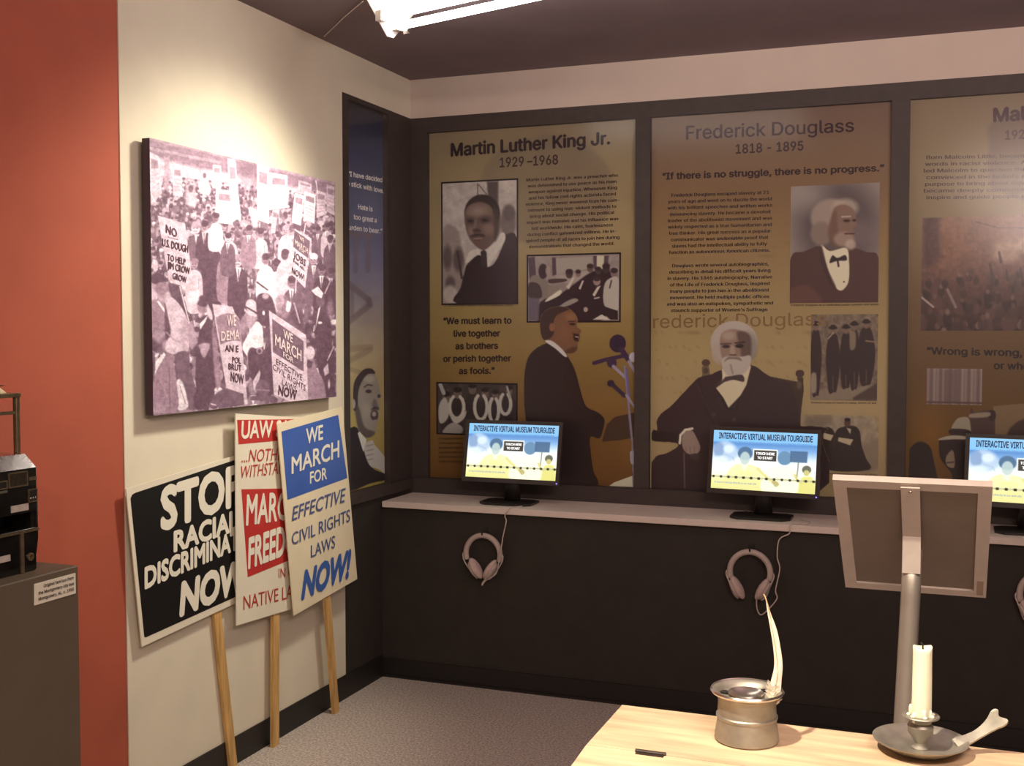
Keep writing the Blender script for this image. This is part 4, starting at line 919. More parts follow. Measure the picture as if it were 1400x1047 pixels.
s1 = sign('black protest placard with white words STOP RACIAL, leftmost of the three', b1x, [(46, 265), (462, 138), (440, 548), (91, 711)], [(296, 620), (346, 1085)], .004, m_cardw)
flatquad('black_field', [(59, 292), (64, 281), (72, 276), (448, 152), (432, 535), (102, 684), (98, 682)], b1x, i_blk, s1)
u1 = lambda x, y: un(x, y, 0, b1x+.0016)
text('lettering', TE([('STOP', (143, 380), (372, 302), 112, 104), ('RACIAL', (180, 442), (362, 378), 54, 54), ('DISCRIMINATION', (98, 546), (432, 402), 56, 50)]), u1, i_wht, s1, .045, hand=True)
text('lettering', TE([('NOW!', (196, 622), (396, 538), 86, 80)]), u1, i_wht, s1, .055, .12, hand=True)
b2x = .046
s2 = sign('white protest placard with red bands reading MARCH FREEDOM, between the black and blue ones', b2x, [(355, 52), (552, 64), (560, 590), (358, 651)], [(462, 618), (461, 978)], .0265, m_cardw)
flatquad('red_band', [(360, 70), (544, 68), (548, 122), (364, 139)], b2x, i_red, s2)
flatquad('red_block', [(372, 266), (552, 262), (556, 446), (390, 514)], b2x, i_red, s2)
u2 = lambda x, y: un(x, y, 0, b2x+.0016)
text('lettering', TE([('UAW SAYS', (371, 122), (542, 114), 48, 42), ('MARCH', (384, 366), (530, 345), 82, 72)]), u2, i_wht, s2, .026, .1, hand=True)
text('lettering', TE([('FREEDOM', (390, 488), (550, 426), 80, 74)]), u2, i_wht, s2, .04, .08, hand=True)
text('lettering', TE([("...NOTHIN'", (372, 190), (508, 182), 34, 34), ("WITHSTANDIN'", (371, 235), (540, 215), 34, 34)]), u2, i_red2, s2, .0, .25, hand=True)
text('lettering', TE([('IN OUR', (477, 516), (548, 508), 26, 26), ('NATIVE LAND', (378, 606), (556, 562), 38, 36)]), u2, i_red2, s2, .0, hand=True)
b3x = .07
s3 = sign('cream protest placard with a blue block reading WE MARCH FOR, rightmost of the three', b3x, [(473, 82), (657, 33), (699, 519), (520, 623)], [(608, 580), (632, 882)], .0505, m_cardb)
flatquad('blue_block', [(485, 103), (645, 56), (671, 234), (502, 296)], b3x, i_blu, s3)
u3 = lambda x, y: un(x, y, 0, b3x+.0016)
text('lettering', TE([('WE', (554, 138), (602, 124), 42, 40), ('MARCH', (513, 222), (648, 174), 46, 46), ('FOR', (565, 250), (613, 236), 32, 32)]), u3, i_wht, s3, .02, hand=True)
text('lettering', TE([('EFFECTIVE', (514, 355), (666, 300), 38, 38)]), u3, i_blu2, s3, .008, .2, hand=True)
text('lettering', TE([('CIVIL RIGHTS', (514, 424), (678, 356), 34, 34), ('LAWS', (568, 459), (636, 430), 34, 34)]), u3, i_blu2, s3, .002, hand=True)
text('lettering', TE([('NOW!', (540, 576), (682, 508), 72, 70)]), u3, mat('bright_blue_lettering', (.05, .12, .40), .5), s3, .05, .3, hand=True)

# ================================================================ worktop and what stands on it
ZT = .824
wt = tag(MB().box((.012, -.339, .7965), (XR-.01, -.0165, ZT), .002).build('worktop', m_count), 'long grey-beige laminate worktop along the back wall under the panels', 'counter')

def screen_paint(r):
    Y = r.Y; blue = [(0, (128, 178, 212)), (52, (120, 176, 222)), (60, (84, 130, 186)), (90, (120, 160, 205)), (125, (190, 208, 214)), (160, (242, 243, 226)), (215, (245, 245, 206)), (240, (222, 219, 150)), (285, (204, 204, 128))]
    r.ramp(blue)
    r.ell(60, 105, 62, 52, (170, 190, 212), .9, 14); r.ell(30, 95, 26, 36, (104, 130, 170), .6, 10); r.ell(78, 90, 26, 20, (206, 218, 226), .8, 10); r.line([(60, 118), (100, 130), (110, 150)], 5, (150, 170, 190), .6, 5); r.ell(40, 150, 40, 24, (210, 220, 225), .8, 14)
    r.poly([(62, 285), (75, 210), (110, 168), (150, 160), (205, 165), (240, 190), (262, 285)], (214, 208, 142), .7, 5); r.poly([(140, 150), (158, 190), (180, 150)], (236, 234, 200), 1, 3)
    r.ell(160, 108, 36, 32, (74, 104, 134), 1, 5); r.ell(160, 132, 24, 32, (176, 192, 190), .9, 5); r.poly([(130, 195), (205, 195), (205, 215), (130, 215)], (232, 226, 150), 1, 3, False)
    r.ell(350, 122, 34, 34, (96, 130, 160), 1, 6); r.poly([(250, 285), (262, 190), (300, 165), (390, 165), (410, 200), (412, 285)], (240, 240, 206), .9, 6)
    r.line([(225, 180), (265, 215), (300, 240), (325, 246)], 14, (206, 198, 130), .9, 4); r.poly([(295, 236), (318, 234), (330, 252), (312, 262)], (170, 160, 110), .9, 3)
    r.poly([(375, 86), (458, 86), (456, 140), (376, 140)], (70, 98, 130), .95, 4, False); r.line([(416, 140), (412, 215)], 7, (120, 128, 120), .9, 3)
    r.ell(456, 172, 22, 20, (96, 100, 84), 1, 4); r.ell(456, 188, 14, 14, (190, 180, 120), 1, 4); r.poly([(425, 285), (432, 215), (456, 205), (486, 212), (494, 285)], (206, 200, 118), .9, 4); r.line([(402, 200), (415, 225), (435, 235)], 12, (198, 190, 120), .9, 3)
    r.line([(-5, 226), (505, 226)], 4, (120, 116, 80), 1, 2)
    for k in range(14):
        r.poly([(4+k*37, 220), (16+k*37, 220), (16+k*37, 233), (4+k*37, 233)], (44, 46, 40), 1, 2, False); r.ell(27+k*37, 226, 7, 6, (190, 188, 150), .9, 2)
    for k, c in enumerate([(60, 70, 60)]): pass
    r.poly([(198, 84), (316, 84), (316, 146), (198, 146)], (236, 238, 236), 1, 2, False); r.poly([(203, 89), (311, 89), (311, 141), (203, 141)], (60, 58, 54), 1, 2, False)
i_scr = mat('screen_dark_lettering', (.01, .015, .04), .5, emit=((.02, .03, .08), .6)); i_scb = mat('screen_blue_lettering', (.05, .1, .3), .5, emit=((.10, .20, .42), .8)); i_scw = mat('screen_white_lettering', (.8, .8, .8), .5, emit=((.95, .95, .92), 1.))

def monitor(x, label, yaw, tilt):
    """base origin on the worktop; the head faces -y, turned by yaw, leaning back by tilt"""
    t = thing('touch_monitor', label, 'monitor', (x, -.19, ZT), 'touch-screen monitors along the worktop')
    c, s = math.cos(yaw), math.sin(yaw)
    X = np.array([c, s, 0]); Nf = np.array([s, -c, 0]); U = np.array([0, 0, 1.])*math.cos(tilt)-Nf*math.sin(tilt); N = np.cross(X, U)
    H = np.array([0, .036, .232]); W, HH = .478, .287
    P = lambda a, b, d=0: H+X*a+U*b+N*d
    def bar(a0, a1, b0, b1, d0, d1): 
        m = MB(); m.prism([P(a0, b0, d0), P(a1, b0, d0), P(a1, b1, d0), P(a0, b1, d0)], N*(d1-d0)); return m
    MB().obox(H-N*.022, X, U, N, W/2-.012, HH/2-.012, .018).build('rear_shell', m_dial, t)
    b = MB(); w2, h2, e = W/2, HH/2, .0165
    for q in [(-w2, w2, h2-e, h2), (-w2, w2, -h2, -h2+e+.004), (-w2, -w2+e, -h2+e+.004, h2-e), (w2-e, w2, -h2+e+.004, h2-e)]:
        mm = bar(*q, -.012, .004); b.add(mm.v, mm.f)
    b.build('bezel', m_bez, t)
    a0, a1, b0, b1 = -w2+e, w2-e, -h2+e+.004, h2-e
    Pts, Au, Bv = grid_points(P(a0, b1, .0005), X*(a1-a0), U*(b0-b1), 150, 90)
    r = Ras(Au*500, Bv*285); screen_paint(r)
    sc_ = print_mesh('screen', Pts, 150, 90, r, m_screen, t)
    us = lambda u, v: P(a0+(a1-a0)*u/500, b1+(b0-b1)*v/285, .0012)
    text('screen_lettering', [('INTERACTIVE VIRTUAL MUSEUM TOURGUIDE', (26, 40), (478, 40), 28)], us, i_scr, t, .03, 0, 2)
    text('screen_lettering', [('Travel through time to learn about the Civil Rights Movement', (76, 57), (476, 57), 8)], us, i_scb, t, .01, .25, 1)
    text('screen_lettering', [('or touch it and go directly to our web site', (16, 258), (222, 258), 9)], us, i_scb, t, .01, .25, 1)
    text('screen_lettering', [('TOUCH HERE', (212, 111), (303, 111), 12), ('TO START', (220, 132), (294, 132), 12)], us, i_scw, t, .03, 0, 1)
    l = MB(); l.obox(P(w2-.010, -h2+.008, .0045), X, U, N, .0022, .0022, .001); l.build('power_light', m_led, t)
    nk = MB(); nk.tube([(0, .045, .012), (0, .052, .10), H-N*.03+U*-.05], [.026, .024, .022], 12, ((1, 0, 0), 1.5)); nk.build('neck', m_dial, t, smooth=True)
    bs = MB(); pr = [(-.125, -.05), (-.09, -.085), (.09, -.085), (.125, -.05), (.125, .06), (.09, .085), (-.09, .085), (-.125, .06)]
    bs.prism([(a, q, 0) for a, q in pr], (0, 0, .010)); bs.build('base', m_dial, t)
    return t
monitor(.585, 'lit touch monitor nearest the room corner, in front of the speaking man', -.021, .2)
monitor(1.726, 'lit touch monitor under the seated white-haired man', -.11, .17)
monitor(2.755, 'lit touch monitor partly hidden behind the metal sign holder, at the right edge', -.14, .16)

# ================================================================ headphones on wall hooks
YF = -.3155
def bez(P, n=24): return [tuple(q) for q in np.array(smooth_open(P, n))]
def smooth_open(P, k=8):
    P = [np.array(p, float) for p in P]; out = []
    for i in range(len(P)-1):
        a, b, c, d = P[max(i-1, 0)], P[i], P[i+1], P[min(i+2, len(P)-1)]
        for j in range(k):
            s_ = j/k; out.append(.5*((2*b)+(-a+c)*s_+(2*a-5*b+4*c-d)*s_**2+(-a+3*b-3*c+d)*s_**3))
    return out+[P[-1]]
def headphones(cx, cz, hlabel, klabel, spread, cable):
    hk = thing('wall_hook', hlabel, 'hook', (cx, YF, cz+.01), 'black hooks under the worktop')
    MB().box((-.011, -.003, -.012), (.011, 0, .022), .001).build('plate', m_dial, hk)
    MB().tube(smooth_open([(0, 0, 0), (0, -.030, -.008), (0, -.046, -.006), (0, -.050, .010)], 5), .0035, 8).build('prong', m_dial, hk, smooth=True)
    t = thing('headphones', klabel, 'headphones', (cx, YF-.036, cz), 'grey headphones hung below the monitors')
    R = .082; arc = []
    for k in range(29):
        a = math.radians(-20+k*220/28); arc.append((R*math.cos(math.pi-a), 0, -R*1.02+R*1.02*math.sin(a)))
    MB().tube(arc, .0125, 10, ((0, 1, 0), 1.0)).build('headband', m_phone, t, smooth=True)
    for sg in (-1, 1):
        th = spread[0]; X = np.array([sg*math.cos(th), 0, -math.sin(th)]); Z = np.array([sg*math.sin(th), 0, math.cos(th)])
        c = np.array([sg*spread[1], 0, -.150])
        ear = MB().ellipsoid(c, X, (0, 1, 0), Z, .0185, .036, .052, 18, 12).build('ear_cushion', m_pad, t, smooth=True)
        MB().ellipsoid(c+X*.014, X, (0, 1, 0), Z, .013, .030, .042, 16, 10).build('ear_cup', m_phone, t, smooth=True)
        y = smooth_open([(sg*.080, 0, -.072), (sg*.095, -.002, -.084), (sg*.096, -.003, -.100), (sg*.086, -.004, -.125), tuple(c+X*.028-Z*.015), tuple(c+X*.020-Z*.042)], 6)
        MB().tube(y, .0028, 6).build('yoke', m_cable, t, smooth=True)
    MB().tube(smooth_open([tuple(np.array(p)) for p in cable], 8), .0026, 6).build('cable', m_cable, t, smooth=True)
    return t
def rel(cx, cz, pts, top):
    """cable points given as points of the photograph on the hanging plane, then the run over the worktop"""
    out = []
    for x, y, dy in pts:
        p = un(x, y, 1, YF-.036+dy); out.append((p[0]-cx, p[1]-(YF-.036), p[2]-cz))
    for p in top: out.append((p[0]-cx, p[1]-(YF-.036), p[2]-cz))
    return out
def scr(o, pts): return [(o[0]+x/o[2], o[1]+y/o[2], d) for x, y, d in pts]
Q5 = (620, 560, 4.025); Q6 = (940, 560, 3.49)
h1 = (.523, .699); h2 = (1.706, .706)
ca = rel(*h1, scr(Q5, [(222, 870, 0), (200, 905, -.01), (165, 945, -.01), (157, 966, -.01), (178, 940, -.01), (232, 905, -.012), (248, 850, -.02), (262, 770, -.022), (272, 700, -.012), (290, 615, -.004)]),
         [(.625, -.343, .790), (.642, -.345, .818), (.650, -.325, .8275), (.678, -.27, .827), (.70, -.22, .827)])
headphones(h1[0], h1[1], 'small black wall hook below the monitor nearest the corner', 'grey headphones with ear pads touching, hung below the corner monitor', (math.radians(33), .034), ca)
cb = rel(*h2, scr(Q6, [(352, 865, 0), (330, 905, -.01), (335, 960, -.01), (360, 975, -.01), (425, 905, -.008), (420, 860, -.008), (440, 760, -.006), (428, 700, -.004), (438, 620, -.003)]),
         [(1.861, -.343, .790), (1.862, -.345, .818), (1.872, -.32, .8275), (1.925, -.29, .827), (1.932, -.25, .827), (1.89, -.20, .827)])
headphones(h2[0], h2[1], 'small black wall hook below the middle monitor', 'grey headphones with ear pads apart, hung above the ink pot', (math.radians(29), .050), cb)
h3 = (2.80, .70)
cc = [(.04, 0, -.16), (.02, -.01, -.20), (.06, -.01, -.19), (.11, 0, -.08), (.125, -.006, .07), (.13, -.008, .118), (.13, .02, .128), (.10, .09, .128)]
headphones(h3[0], h3[1], 'small black wall hook at the right edge of the picture', 'grey headphones cut off by the right edge, below the third monitor', (math.radians(29), .050), cc)

# ================================================================ sign holder with its back to us
Cn = np.array([2.396, -2.437, 1.148]); ta = -.862
X = np.array([1., .0, 0]); U = np.array([0, math.sin(ta), math.cos(ta)]); N = np.cross(X, U); W2, H2 = .307/2, .4555/2
if N[1] > 0: N = -N
t = absthing('sign_holder', 'aluminium pedestal sign holder seen from behind, frame tilted, beyond the wooden desk', 'sign stand', (2.374, -2.44, 0))
P = lambda a, b, d=0: Cn+X*a+U*b+N*d
pw = .0265
for q in [[(-W2, H2), (W2, H2), (W2-pw, H2-pw), (-W2+pw, H2-pw)], [(-W2, -H2), (W2, -H2), (W2-pw, -H2+pw), (-W2+pw, -H2+pw)], [(-W2, H2), (-W2, -H2), (-W2+pw, -H2+pw), (-W2+pw, H2-pw)], [(W2, H2), (W2, -H2), (W2-pw, -H2+pw), (W2-pw, H2-pw)]]:
    MB().prism([P(a, b, .0) for a, b in q], -N*.014).build('frame_profile', m_alu, t)
MB().prism([P(-W2+pw-.003, -H2+pw-.003, -.005), P(W2-pw+.003, -H2+pw-.003, -.005), P(W2-pw+.003, H2-pw+.003, -.005), P(-W2+pw-.003, H2-pw+.003, -.005)], -N*.004).build('backing_sheet', m_backer, t)
MB().prism([P(-W2+pw-.003, -H2+pw-.003, -.0102), P(W2-pw+.003, -H2+pw-.003, -.0102), P(W2-pw+.003, H2-pw+.003, -.0102), P(-W2+pw-.003, H2-pw+.003, -.0102)], -N*.002).build('notice_sheet', m_card, t)
MB().prism([P(W2-pw*.75, -H2+.012, .0006), P(W2-pw*.25, -H2+.012, .0006), P(W2-pw*.25, -H2+.075, .0006), P(W2-pw*.75, -H2+.075, .0006)], -N*.0005).build('small_sticker', flat((150, 130, 112), 1.6), t)
bw = .0185; bo = -.001; Q = P(bo, .035, .006)
br = MB(); br.prism([P(bo-bw, H2-.010, .002), P(bo+bw, H2-.010, .002), Q+X*bw, Q-X*bw], N*.0035)
Zl = un(1247, 784, 1, Q[1])[2]
br.prism([Q-X*bw, Q+X*bw, np.array([Q[0]+bw, Q[1]+.004, Zl]), np.array([Q[0]-bw, Q[1]+.004, Zl])], (0, -.0035, 0))
br.build('bracket', m_alu, t)
MB().lathe([(0, .002), (.004, .0015), (.0045, 0)], (0, 0, 0), 10)
sc_ = MB(); sc_.ellipsoid(P(bo, H2-.024, .0062), X, U, N, .0048, .0048, .0028, 10, 6); sc_.build('screw', m_pewter2, t, smooth=True)
pl = MB(); pl.tube([(2.396, Q[1]+.022, Zl+.05), (2.394, Q[1]+.022, Zl-.05), (2.383, -2.45, .75), (2.374, -2.44, .012)], .0205, 20); pl.build('pole', m_alupole, t, smooth=True)
bp = MB(); bp.lathe([(0.001, .0), (.15, 0), (.15, .006), (.14, .012), (.03, .014), (.001, .014)], (2.374, -2.44, 0), 40); bp.build('base_plate', m_alupole, t, auto=True)

# ================================================================ wooden desk
ZD = .95; DX0, DX1 = 1.941, 2.86; YB, YC = -3.14, -3.3495
t = absthing('writing_desk', 'pale pine writing desk with a hinged lid in the right foreground', 'desk', ((DX0+DX1)/2, -3.4, 0))
MB().box((DX0, YC+.0009, ZD-.022), (DX1, YB, ZD)).build('fixed_board', m_wood, t)
LY = -3.86; zl = ZD-.012
MB().prism([(DX0, YC-.0009, ZD), (DX1, YC-.0009, ZD), (DX1, LY, zl-.03), (DX0, LY, zl-.03)], (0, 0, -.020)).build('lid', m_wood, t)
MB().box((DX0+.002, YC-.0012, ZD-.021), (DX1-.002, YC+.0012, ZD-.004)).build('joint_shadow_strip', m_hinge, t)  # dark strip added inside the lid gap, its colour stands in for shade
for hx in (2.045, 2.70):
    h = MB(); h.tube([(hx-.024, YC, ZD+.001), (hx+.024, YC, ZD+.001)], .0035, 10); h.box((hx-.022, YC-.010, ZD-.001), (hx+.022, YC+.010, ZD+.0008)); h.build('hinge', m_hinge, t)
for nm, a, b in [('apron', (DX0+.03, YB-.045, ZD-.16), (DX1-.03, YB-.025, ZD-.022)), ('apron', (DX0+.03, LY+.03, ZD-.17), (DX1-.03, LY+.05, ZD-.065)), ('apron', (DX0+.025, LY+.05, ZD-.17), (DX0+.045, YB-.045, ZD-.068)), ('apron', (DX1-.045, LY+.05, ZD-.17), (DX1-.025, YB-.045, ZD-.068))]:
    MB().box(a, b).build(nm, m_woodx, t)
for lx in (DX0+.05, DX1-.05):
    for ly in (YB-.05, LY+.055):
        l = MB(); l.box((lx-.025, ly-.025, ZD-.2), (lx+.025, ly+.025, ZD-.0685 if ly < -3.5 else ZD-.023)); l.lathe([(.024, ZD-.2), (.026, ZD-.22), (.018, ZD-.24), (.024, ZD-.3), (.017, .12), (.021, .08), (.014, 0), (0.001, 0)], (lx, ly, 0), 16); l.build('leg', m_woodx, t, auto=True)

# ink pot
ip = un(1019, 1014, 2, ZD); ix, iy = float(ip[0]), float(ip[1])+.012
t = thing('ink_pot', 'round pewter ink pot with a wide rim, left on the desk', 'inkwell', (ix, iy, ZD))
MB().lathe([(0.001, 0), (.048, 0), (.051, .003), (.0505, .010), (.0475, .028), (.0470, .036), (.0486, .038), (.0486, .041), (.0465, .043), (.0455, .060), (.0465, .072), (.056, .0775), (.0575, .080), (.056, .0815), (.050, .080), (.046, .076), (.043, .072), (.001, .071)], n=56).build('body', m_pewter, t, auto=True)
MB().lathe([(.022, .070), (.026, .074), (.0285, .0765), (.0275, .0785), (.024, .077), (.016, .072), (.001, .0715)], (-.001, -.004, 0), 40).build('ink_cup', m_pewter2, t, auto=True)
MB().lathe([(.0565, .0770), (.0585, .0800), (.0565, .0828), (.0545, .0815)], n=56).build('rim', m_pewter2, t, auto=True)
b = MB(); b.ellipsoid((-.035, -.003, .074), (1, 0, 0), (0, 1, 0), (0, 0, 1), .008, .006, .003, 10, 6); b.ellipsoid((.024, .026, .074), (1, 0, 0), (0, 1, 0), (0, 0, 1), .007, .006, .003, 10, 6); b.build('quill_hole', m_wick, t, smooth=True)
# quill
qy = iy+.004
def qp(x, y): return un(x, y, 1, qy)
Q2 = (760, 820, 2.1875)
t = absthing('quill_pen', 'upright cream feather quill standing in the ink pot', 'quill', tuple(float(v) for v in qp(1053, 968)))
sp = [qp(*p) for p in c2p(Q2, [(646, 325), (655, 265), (664, 200), (655, 120), (640, 50), (629, 0)])]+[qp(1044, 812)]
sp = smooth_open(sp, 6)
MB().tube(sp, list(np.linspace(.0019, .0010, len(sp))), 8).build('shaft', m_quill, t, smooth=True)
# vane: narrow web, ragged at the foot
vl = c2p(Q2, [(640, 310), (632, 280), (642, 245), (652, 200), (650, 150), (641, 90), (632, 40), (628, 8)]); vr = c2p(Q2, [(655, 310), (670, 280), (674, 240), (677, 205), (674, 165), (661, 95), (643, 45), (632, 8)])
L, Rr = smooth_open([qp(*p) for p in vl], 6), smooth_open([qp(*p) for p in vr], 6)
v = []; f = []; n = len(L)
for i in range(n):
    mid = (L[i]+Rr[i])/2
    for p, dy in ((L[i], .002), (mid, -.0018), (Rr[i], .003)): v.append(p+np.array([0, dy, 0]))
for i in range(n):
    for k in range(3): v.append(np.array(v[i*3+k])+np.array([0, .0008, 0]))
for i in range(n-1):
    for k in range(2): a = i*3+k; f.append((a, a+1, a+4, a+3)); a += n*3; f.append((a+3, a+4, a+1, a))
MB().add(v, f).build('vane', m_feather, t, smooth=True)
rng = random.Random(2); b = MB()
for i in range(150):
    u_ = rng.random(); base = qp(*c2p(Q2, [(648+rng.uniform(-4, 6), 318-u_*62)])[0]); sgn = rng.choice((-1, -1, 1)); ln = rng.uniform(.009, .019)*(1-.4*u_)
    d = np.array([sgn*.8, rng.uniform(-.8, .6), rng.uniform(.3, 1.1)]); d /= np.linalg.norm(d)
    b.tube([base, base+d*ln*.5, base+d*ln+np.array([0, 0, .002])], [.0009, .0007, .0002], 4)
b.build('down_barbs', m_feather, t)['kind'] = 'stuff'

# candlestick and candle
cx_, cy_, _ = [float(v) for v in un(1258, 1027, 2, ZD)]
t = thing('candlestick', 'shallow pewter chamber candlestick with a forked handle, right on the desk', 'candle holder', (cx_, cy_, ZD))
MB().lathe([(.001, .0004), (.038, .0004), (.046, .004), (.062, .014), (.070, .0185), (.0715, .0205), (.069, .0205), (.060, .016), (.045, .0075), (.036, .005), (.001, .005)], n=56).build('dish', m_pewter, t, auto=True)
MB().lathe([(.001, .005), (.013, .005), (.014, .007), (.0095, .010), (.0085, .014), (.012, .020), (.0185, .030), (.0195, .040), (.016, .046), (.017, .050), (.0185, .052), (.0275, .0545), (.0285, .056), (.0275, .0575), (.015, .0565), (.0145, .045), (.001, .045)], (0, .001, 0), 36).build('socket', m_pewter, t, auto=True)
hd = MB(); pa = [un(*p, 1, cy_+.035) for p in c2p(Q2, [(1200, 450), (1240, 418), (1290, 372), (1328, 352)])]
o_ = np.array([cx_, cy_, ZD]); pts = [p-o_ for p in pa]; pts[0] = np.array([.058, .012, .016]); pts[1] = np.array([pts[1][0], .026, pts[1][2]])
sm_ = smooth_open(pts, 6); wd = np.interp(np.linspace(0, 1, len(sm_)), [0, .35, .8, 1], [.0115, .0085, .011, .0165])
s0, s1_ = pts[0], pts[-1]; d0 = s1_-s0; LH = np.linalg.norm(d0); d0 /= LH
WD = np.array([0, .80, 0])+.60*np.array([-d0[2], 0, d0[0]]); WD -= d0*(WD@d0); WD /= np.linalg.norm(WD); NDr = np.cross(d0, WD); NDr *= np.sign(NDr[2])
half = [(-.006, .012), (.3*LH, .0085), (.55*LH, .0088), (.78*LH, .012), (.93*LH, .0165), (1.03*LH, .0165), (1.08*LH, .0115)]
ol = smooth_open([(s_, w_) for s_, w_ in half]+[(1.0*LH, .0010)]+[(s_, -w_) for s_, w_ in half[::-1]], 4)
bow = lambda s_: -.006*math.sin(math.pi*min(max(s_/LH, 0), 1))
hd.prism([s0+d0*q[0]+WD*q[1]+NDr*bow(q[0]) for q in ol], NDr*.0030)
hd.build('handle', m_pewter, t)
cb_ = np.array([cx_, cy_+.001, ZD+.0455])
ct = un(1262, 884, 1, cy_)
t = thing('candle', 'tall lit-looking ivory candle with a burnt wick in the candlestick', 'candle', tuple(float(v) for v in cb_))
t['label'] = 'tall ivory candle with a burnt black wick, set in the candlestick'
hc = float(ct[2]-cb_[2]); lean = (float(ct[0]-cb_[0]), 0)
b = MB(); rings = []
for z, r_ in [(0, .0135), (.010, .0145), (.014, .0155), (hc*.3, .0148), (hc*.6, .0145), (hc*.93, .0142), (hc*.985, .0145), (hc, .0132), (hc-.003, .009), (hc-.005, .003)]:
    rings.append([(lean[0]*z/hc+r_*(1+.04*math.sin(3*a+z*40))*math.cos(a), r_*(1+.03*math.cos(2*a+z*55))*math.sin(a), z+(.002*math.sin(2*a+1) if z > hc*.95 else 0)) for a in np.linspace(0, 2*math.pi, 24, endpoint=False)])
v = [p for q in rings for p in q]; f = [(i*24+k, i*24+(k+1) % 24, (i+1)*24+(k+1) % 24, (i+1)*24+k) for i in range(len(rings)-1) for k in range(24)]+[tuple(range(23, -1, -1)), tuple(range((len(rings)-1)*24, len(rings)*24))]
b.add(v, f); b.build('wax_body', m_wax, t, smooth=True)
b = MB()
for a, h_, s_ in [(-1.2, .012, .0036), (-2.2, .006, .004), (-.4, .010, .003), (.3, .004, .003), (-2.9, .016, .0028)]:
    b.ellipsoid((.0155*math.cos(a), .0155*math.sin(a), h_+.004), (1, 0, 0), (0, 1, 0), (0, 0, 1), s_, s_, .009, 10, 6); b.ellipsoid((.0185*math.cos(a), .0185*math.sin(a), .0125), (1, 0, 0), (0, 1, 0), (0, 0, 1), s_*1.1, s_*1.1, .0025, 10, 6)
b.build('wax_drip', m_wax, t, smooth=True)
MB().tube([(lean[0], 0, hc-.006), (lean[0]-.0005, 0, hc+.003), (lean[0]-.0035, .001, hc+.0062)], [.0012, .0014, .0011], 8).build('wick', m_wick, t, smooth=True)

# ================================================================ pedestal and fare box
PFX = .45; py1 = -2.803
t = absthing('display_pedestal', 'dark taupe box pedestal under the black metal machine at the left edge', 'pedestal', (.24, py1-.26, 0))
MB().box((.03, py1-.52, 0), (PFX, py1, 1.024), .003).build('body', m_ped, t)
lc = c2p((0, 500, 1.917), [(91, 572), (198, 542), (198, 600), (91, 628)])
Wc = [un(x, y, 0, PFX+.0025) for x, y in lc]
Wc = [Wc[0], np.array([Wc[1][0], Wc[1][1], Wc[0][2]]), np.array([Wc[1][0], Wc[1][1], Wc[3][2]]), Wc[3]]
cr = MB().prism(Wc, (-.0023, 0, 0)).build('caption_card', m_card, t)
text('caption_lettering', [(s, (115+a, 0), (190, 0), 6) for s, a in []], unb(), ink, cr)
def uc(a, b): return Wc[3]+(Wc[2]-Wc[3])*a+(Wc[0]-Wc[3])*b+np.array([.0012, 0, 0])
text('caption_lettering', [('Original fare box from', (.2, .74), (.93, .74), .14), ('the Montgomery city bus', (.08, .46), (.94, .46), .14), ('Montgomery, AL. c. 1955', (.08, .18), (.94, .18), .14)], uc, flat((70, 50, 44)), t, .02, 0, 2, up=(0, 1))

FX = .40; fy1 = -2.874
t = absthing('fare_box', 'antique black metal coin fare box with a brass-framed glass top, on the pedestal', 'fare box', (.25, fy1-.16, 1.024))
yl = fy1-.30
MB().box((.12, yl, 1.0243), (FX-.006, fy1-.006, 1.128), .004).build('lower_case', m_blackmetal, t)
b = MB(); z0, z1 = 1.170, 1.276
b.prism([(FX, yl, z0), (FX, fy1-.012, z0), (FX-.012, fy1, z0), (.12, fy1, z0), (.12, yl, z0)], (0, 0, z1-z0)); b.build('upper_case', m_blackmetal, t)
b = MB(); b.add([(FX, yl, z1), (FX, fy1-.012, z1), (FX-.012, fy1, z1), (.12, fy1, z1), (.12, yl, z1), (FX-.030, yl, z1+.032), (FX-.030, fy1-.016, z1+.032), (FX-.036, fy1-.018, z1+.032), (.15, fy1-.018, z1+.032), (.15, yl, z1+.032)],
              [(0, 1, 6, 5), (1, 2, 7, 6), (2, 3, 8, 7), (3, 4, 9, 8), (5, 6, 7, 8, 9), (4, 0, 5, 9), (4, 3, 2, 1, 0)]); b.build('sloping_lid', mat('glossy_black_lid', (.10, .085, .08), .18, .5, noise=.5, nscale=18, coat=.6), t)
MB().box((.12, yl, 1.128), (FX-.10, fy1-.02, 1.170)).build('coin_tray_back', m_dial, t)
MB().box((.14, fy1-.020, 1.128), (FX-.012, fy1-.008, 1.170)).build('side_cheek', m_blackmetal, t)
MB().box((FX-.1, yl, 1.122), (FX+.0015, fy1-.006, 1.1275)).build('tray_ledge', m_brass, t)
MB().box((FX-.0058, fy1-.062, 1.026), (FX-.002, fy1-.052, 1.122)).build('brass_strip', m_brass, t)
b = MB(); b.lathe([(.010, 0), (.010, .004), (.006, .005), (.006, .002), (.001, .002)], n=16)
b.v = [(FX-.006+z, fy1-.030+x, 1.060+y) for x, y, z in b.v]; b.build('key_lock', m_brass, t, auto=True)
def plate(name, y0, y1, za, zb, m, fx=FX, frame=None):
    p = MB().box((fx, fy1+y0, za), (fx+.0022, fy1+y1, zb)).build(name, m, t)
    if frame:
        g = MB(); e = .003
        for q in [((y0-e, y1+e), (zb, zb+e)), ((y0-e, y1+e), (za-e, za)), ((y0-e, y0), (za, zb)), ((y1, y1+e), (za, zb))]: g.box((fx, fy1+q[0][0], q[1][0]), (fx+.003, fy1+q[0][1], q[1][1]))
        g.build('plate_rim', frame, p)
    return p
m_lab = mat('aged_white_label', (.46, .40, .36), .6, noise=.15, nscale=80)
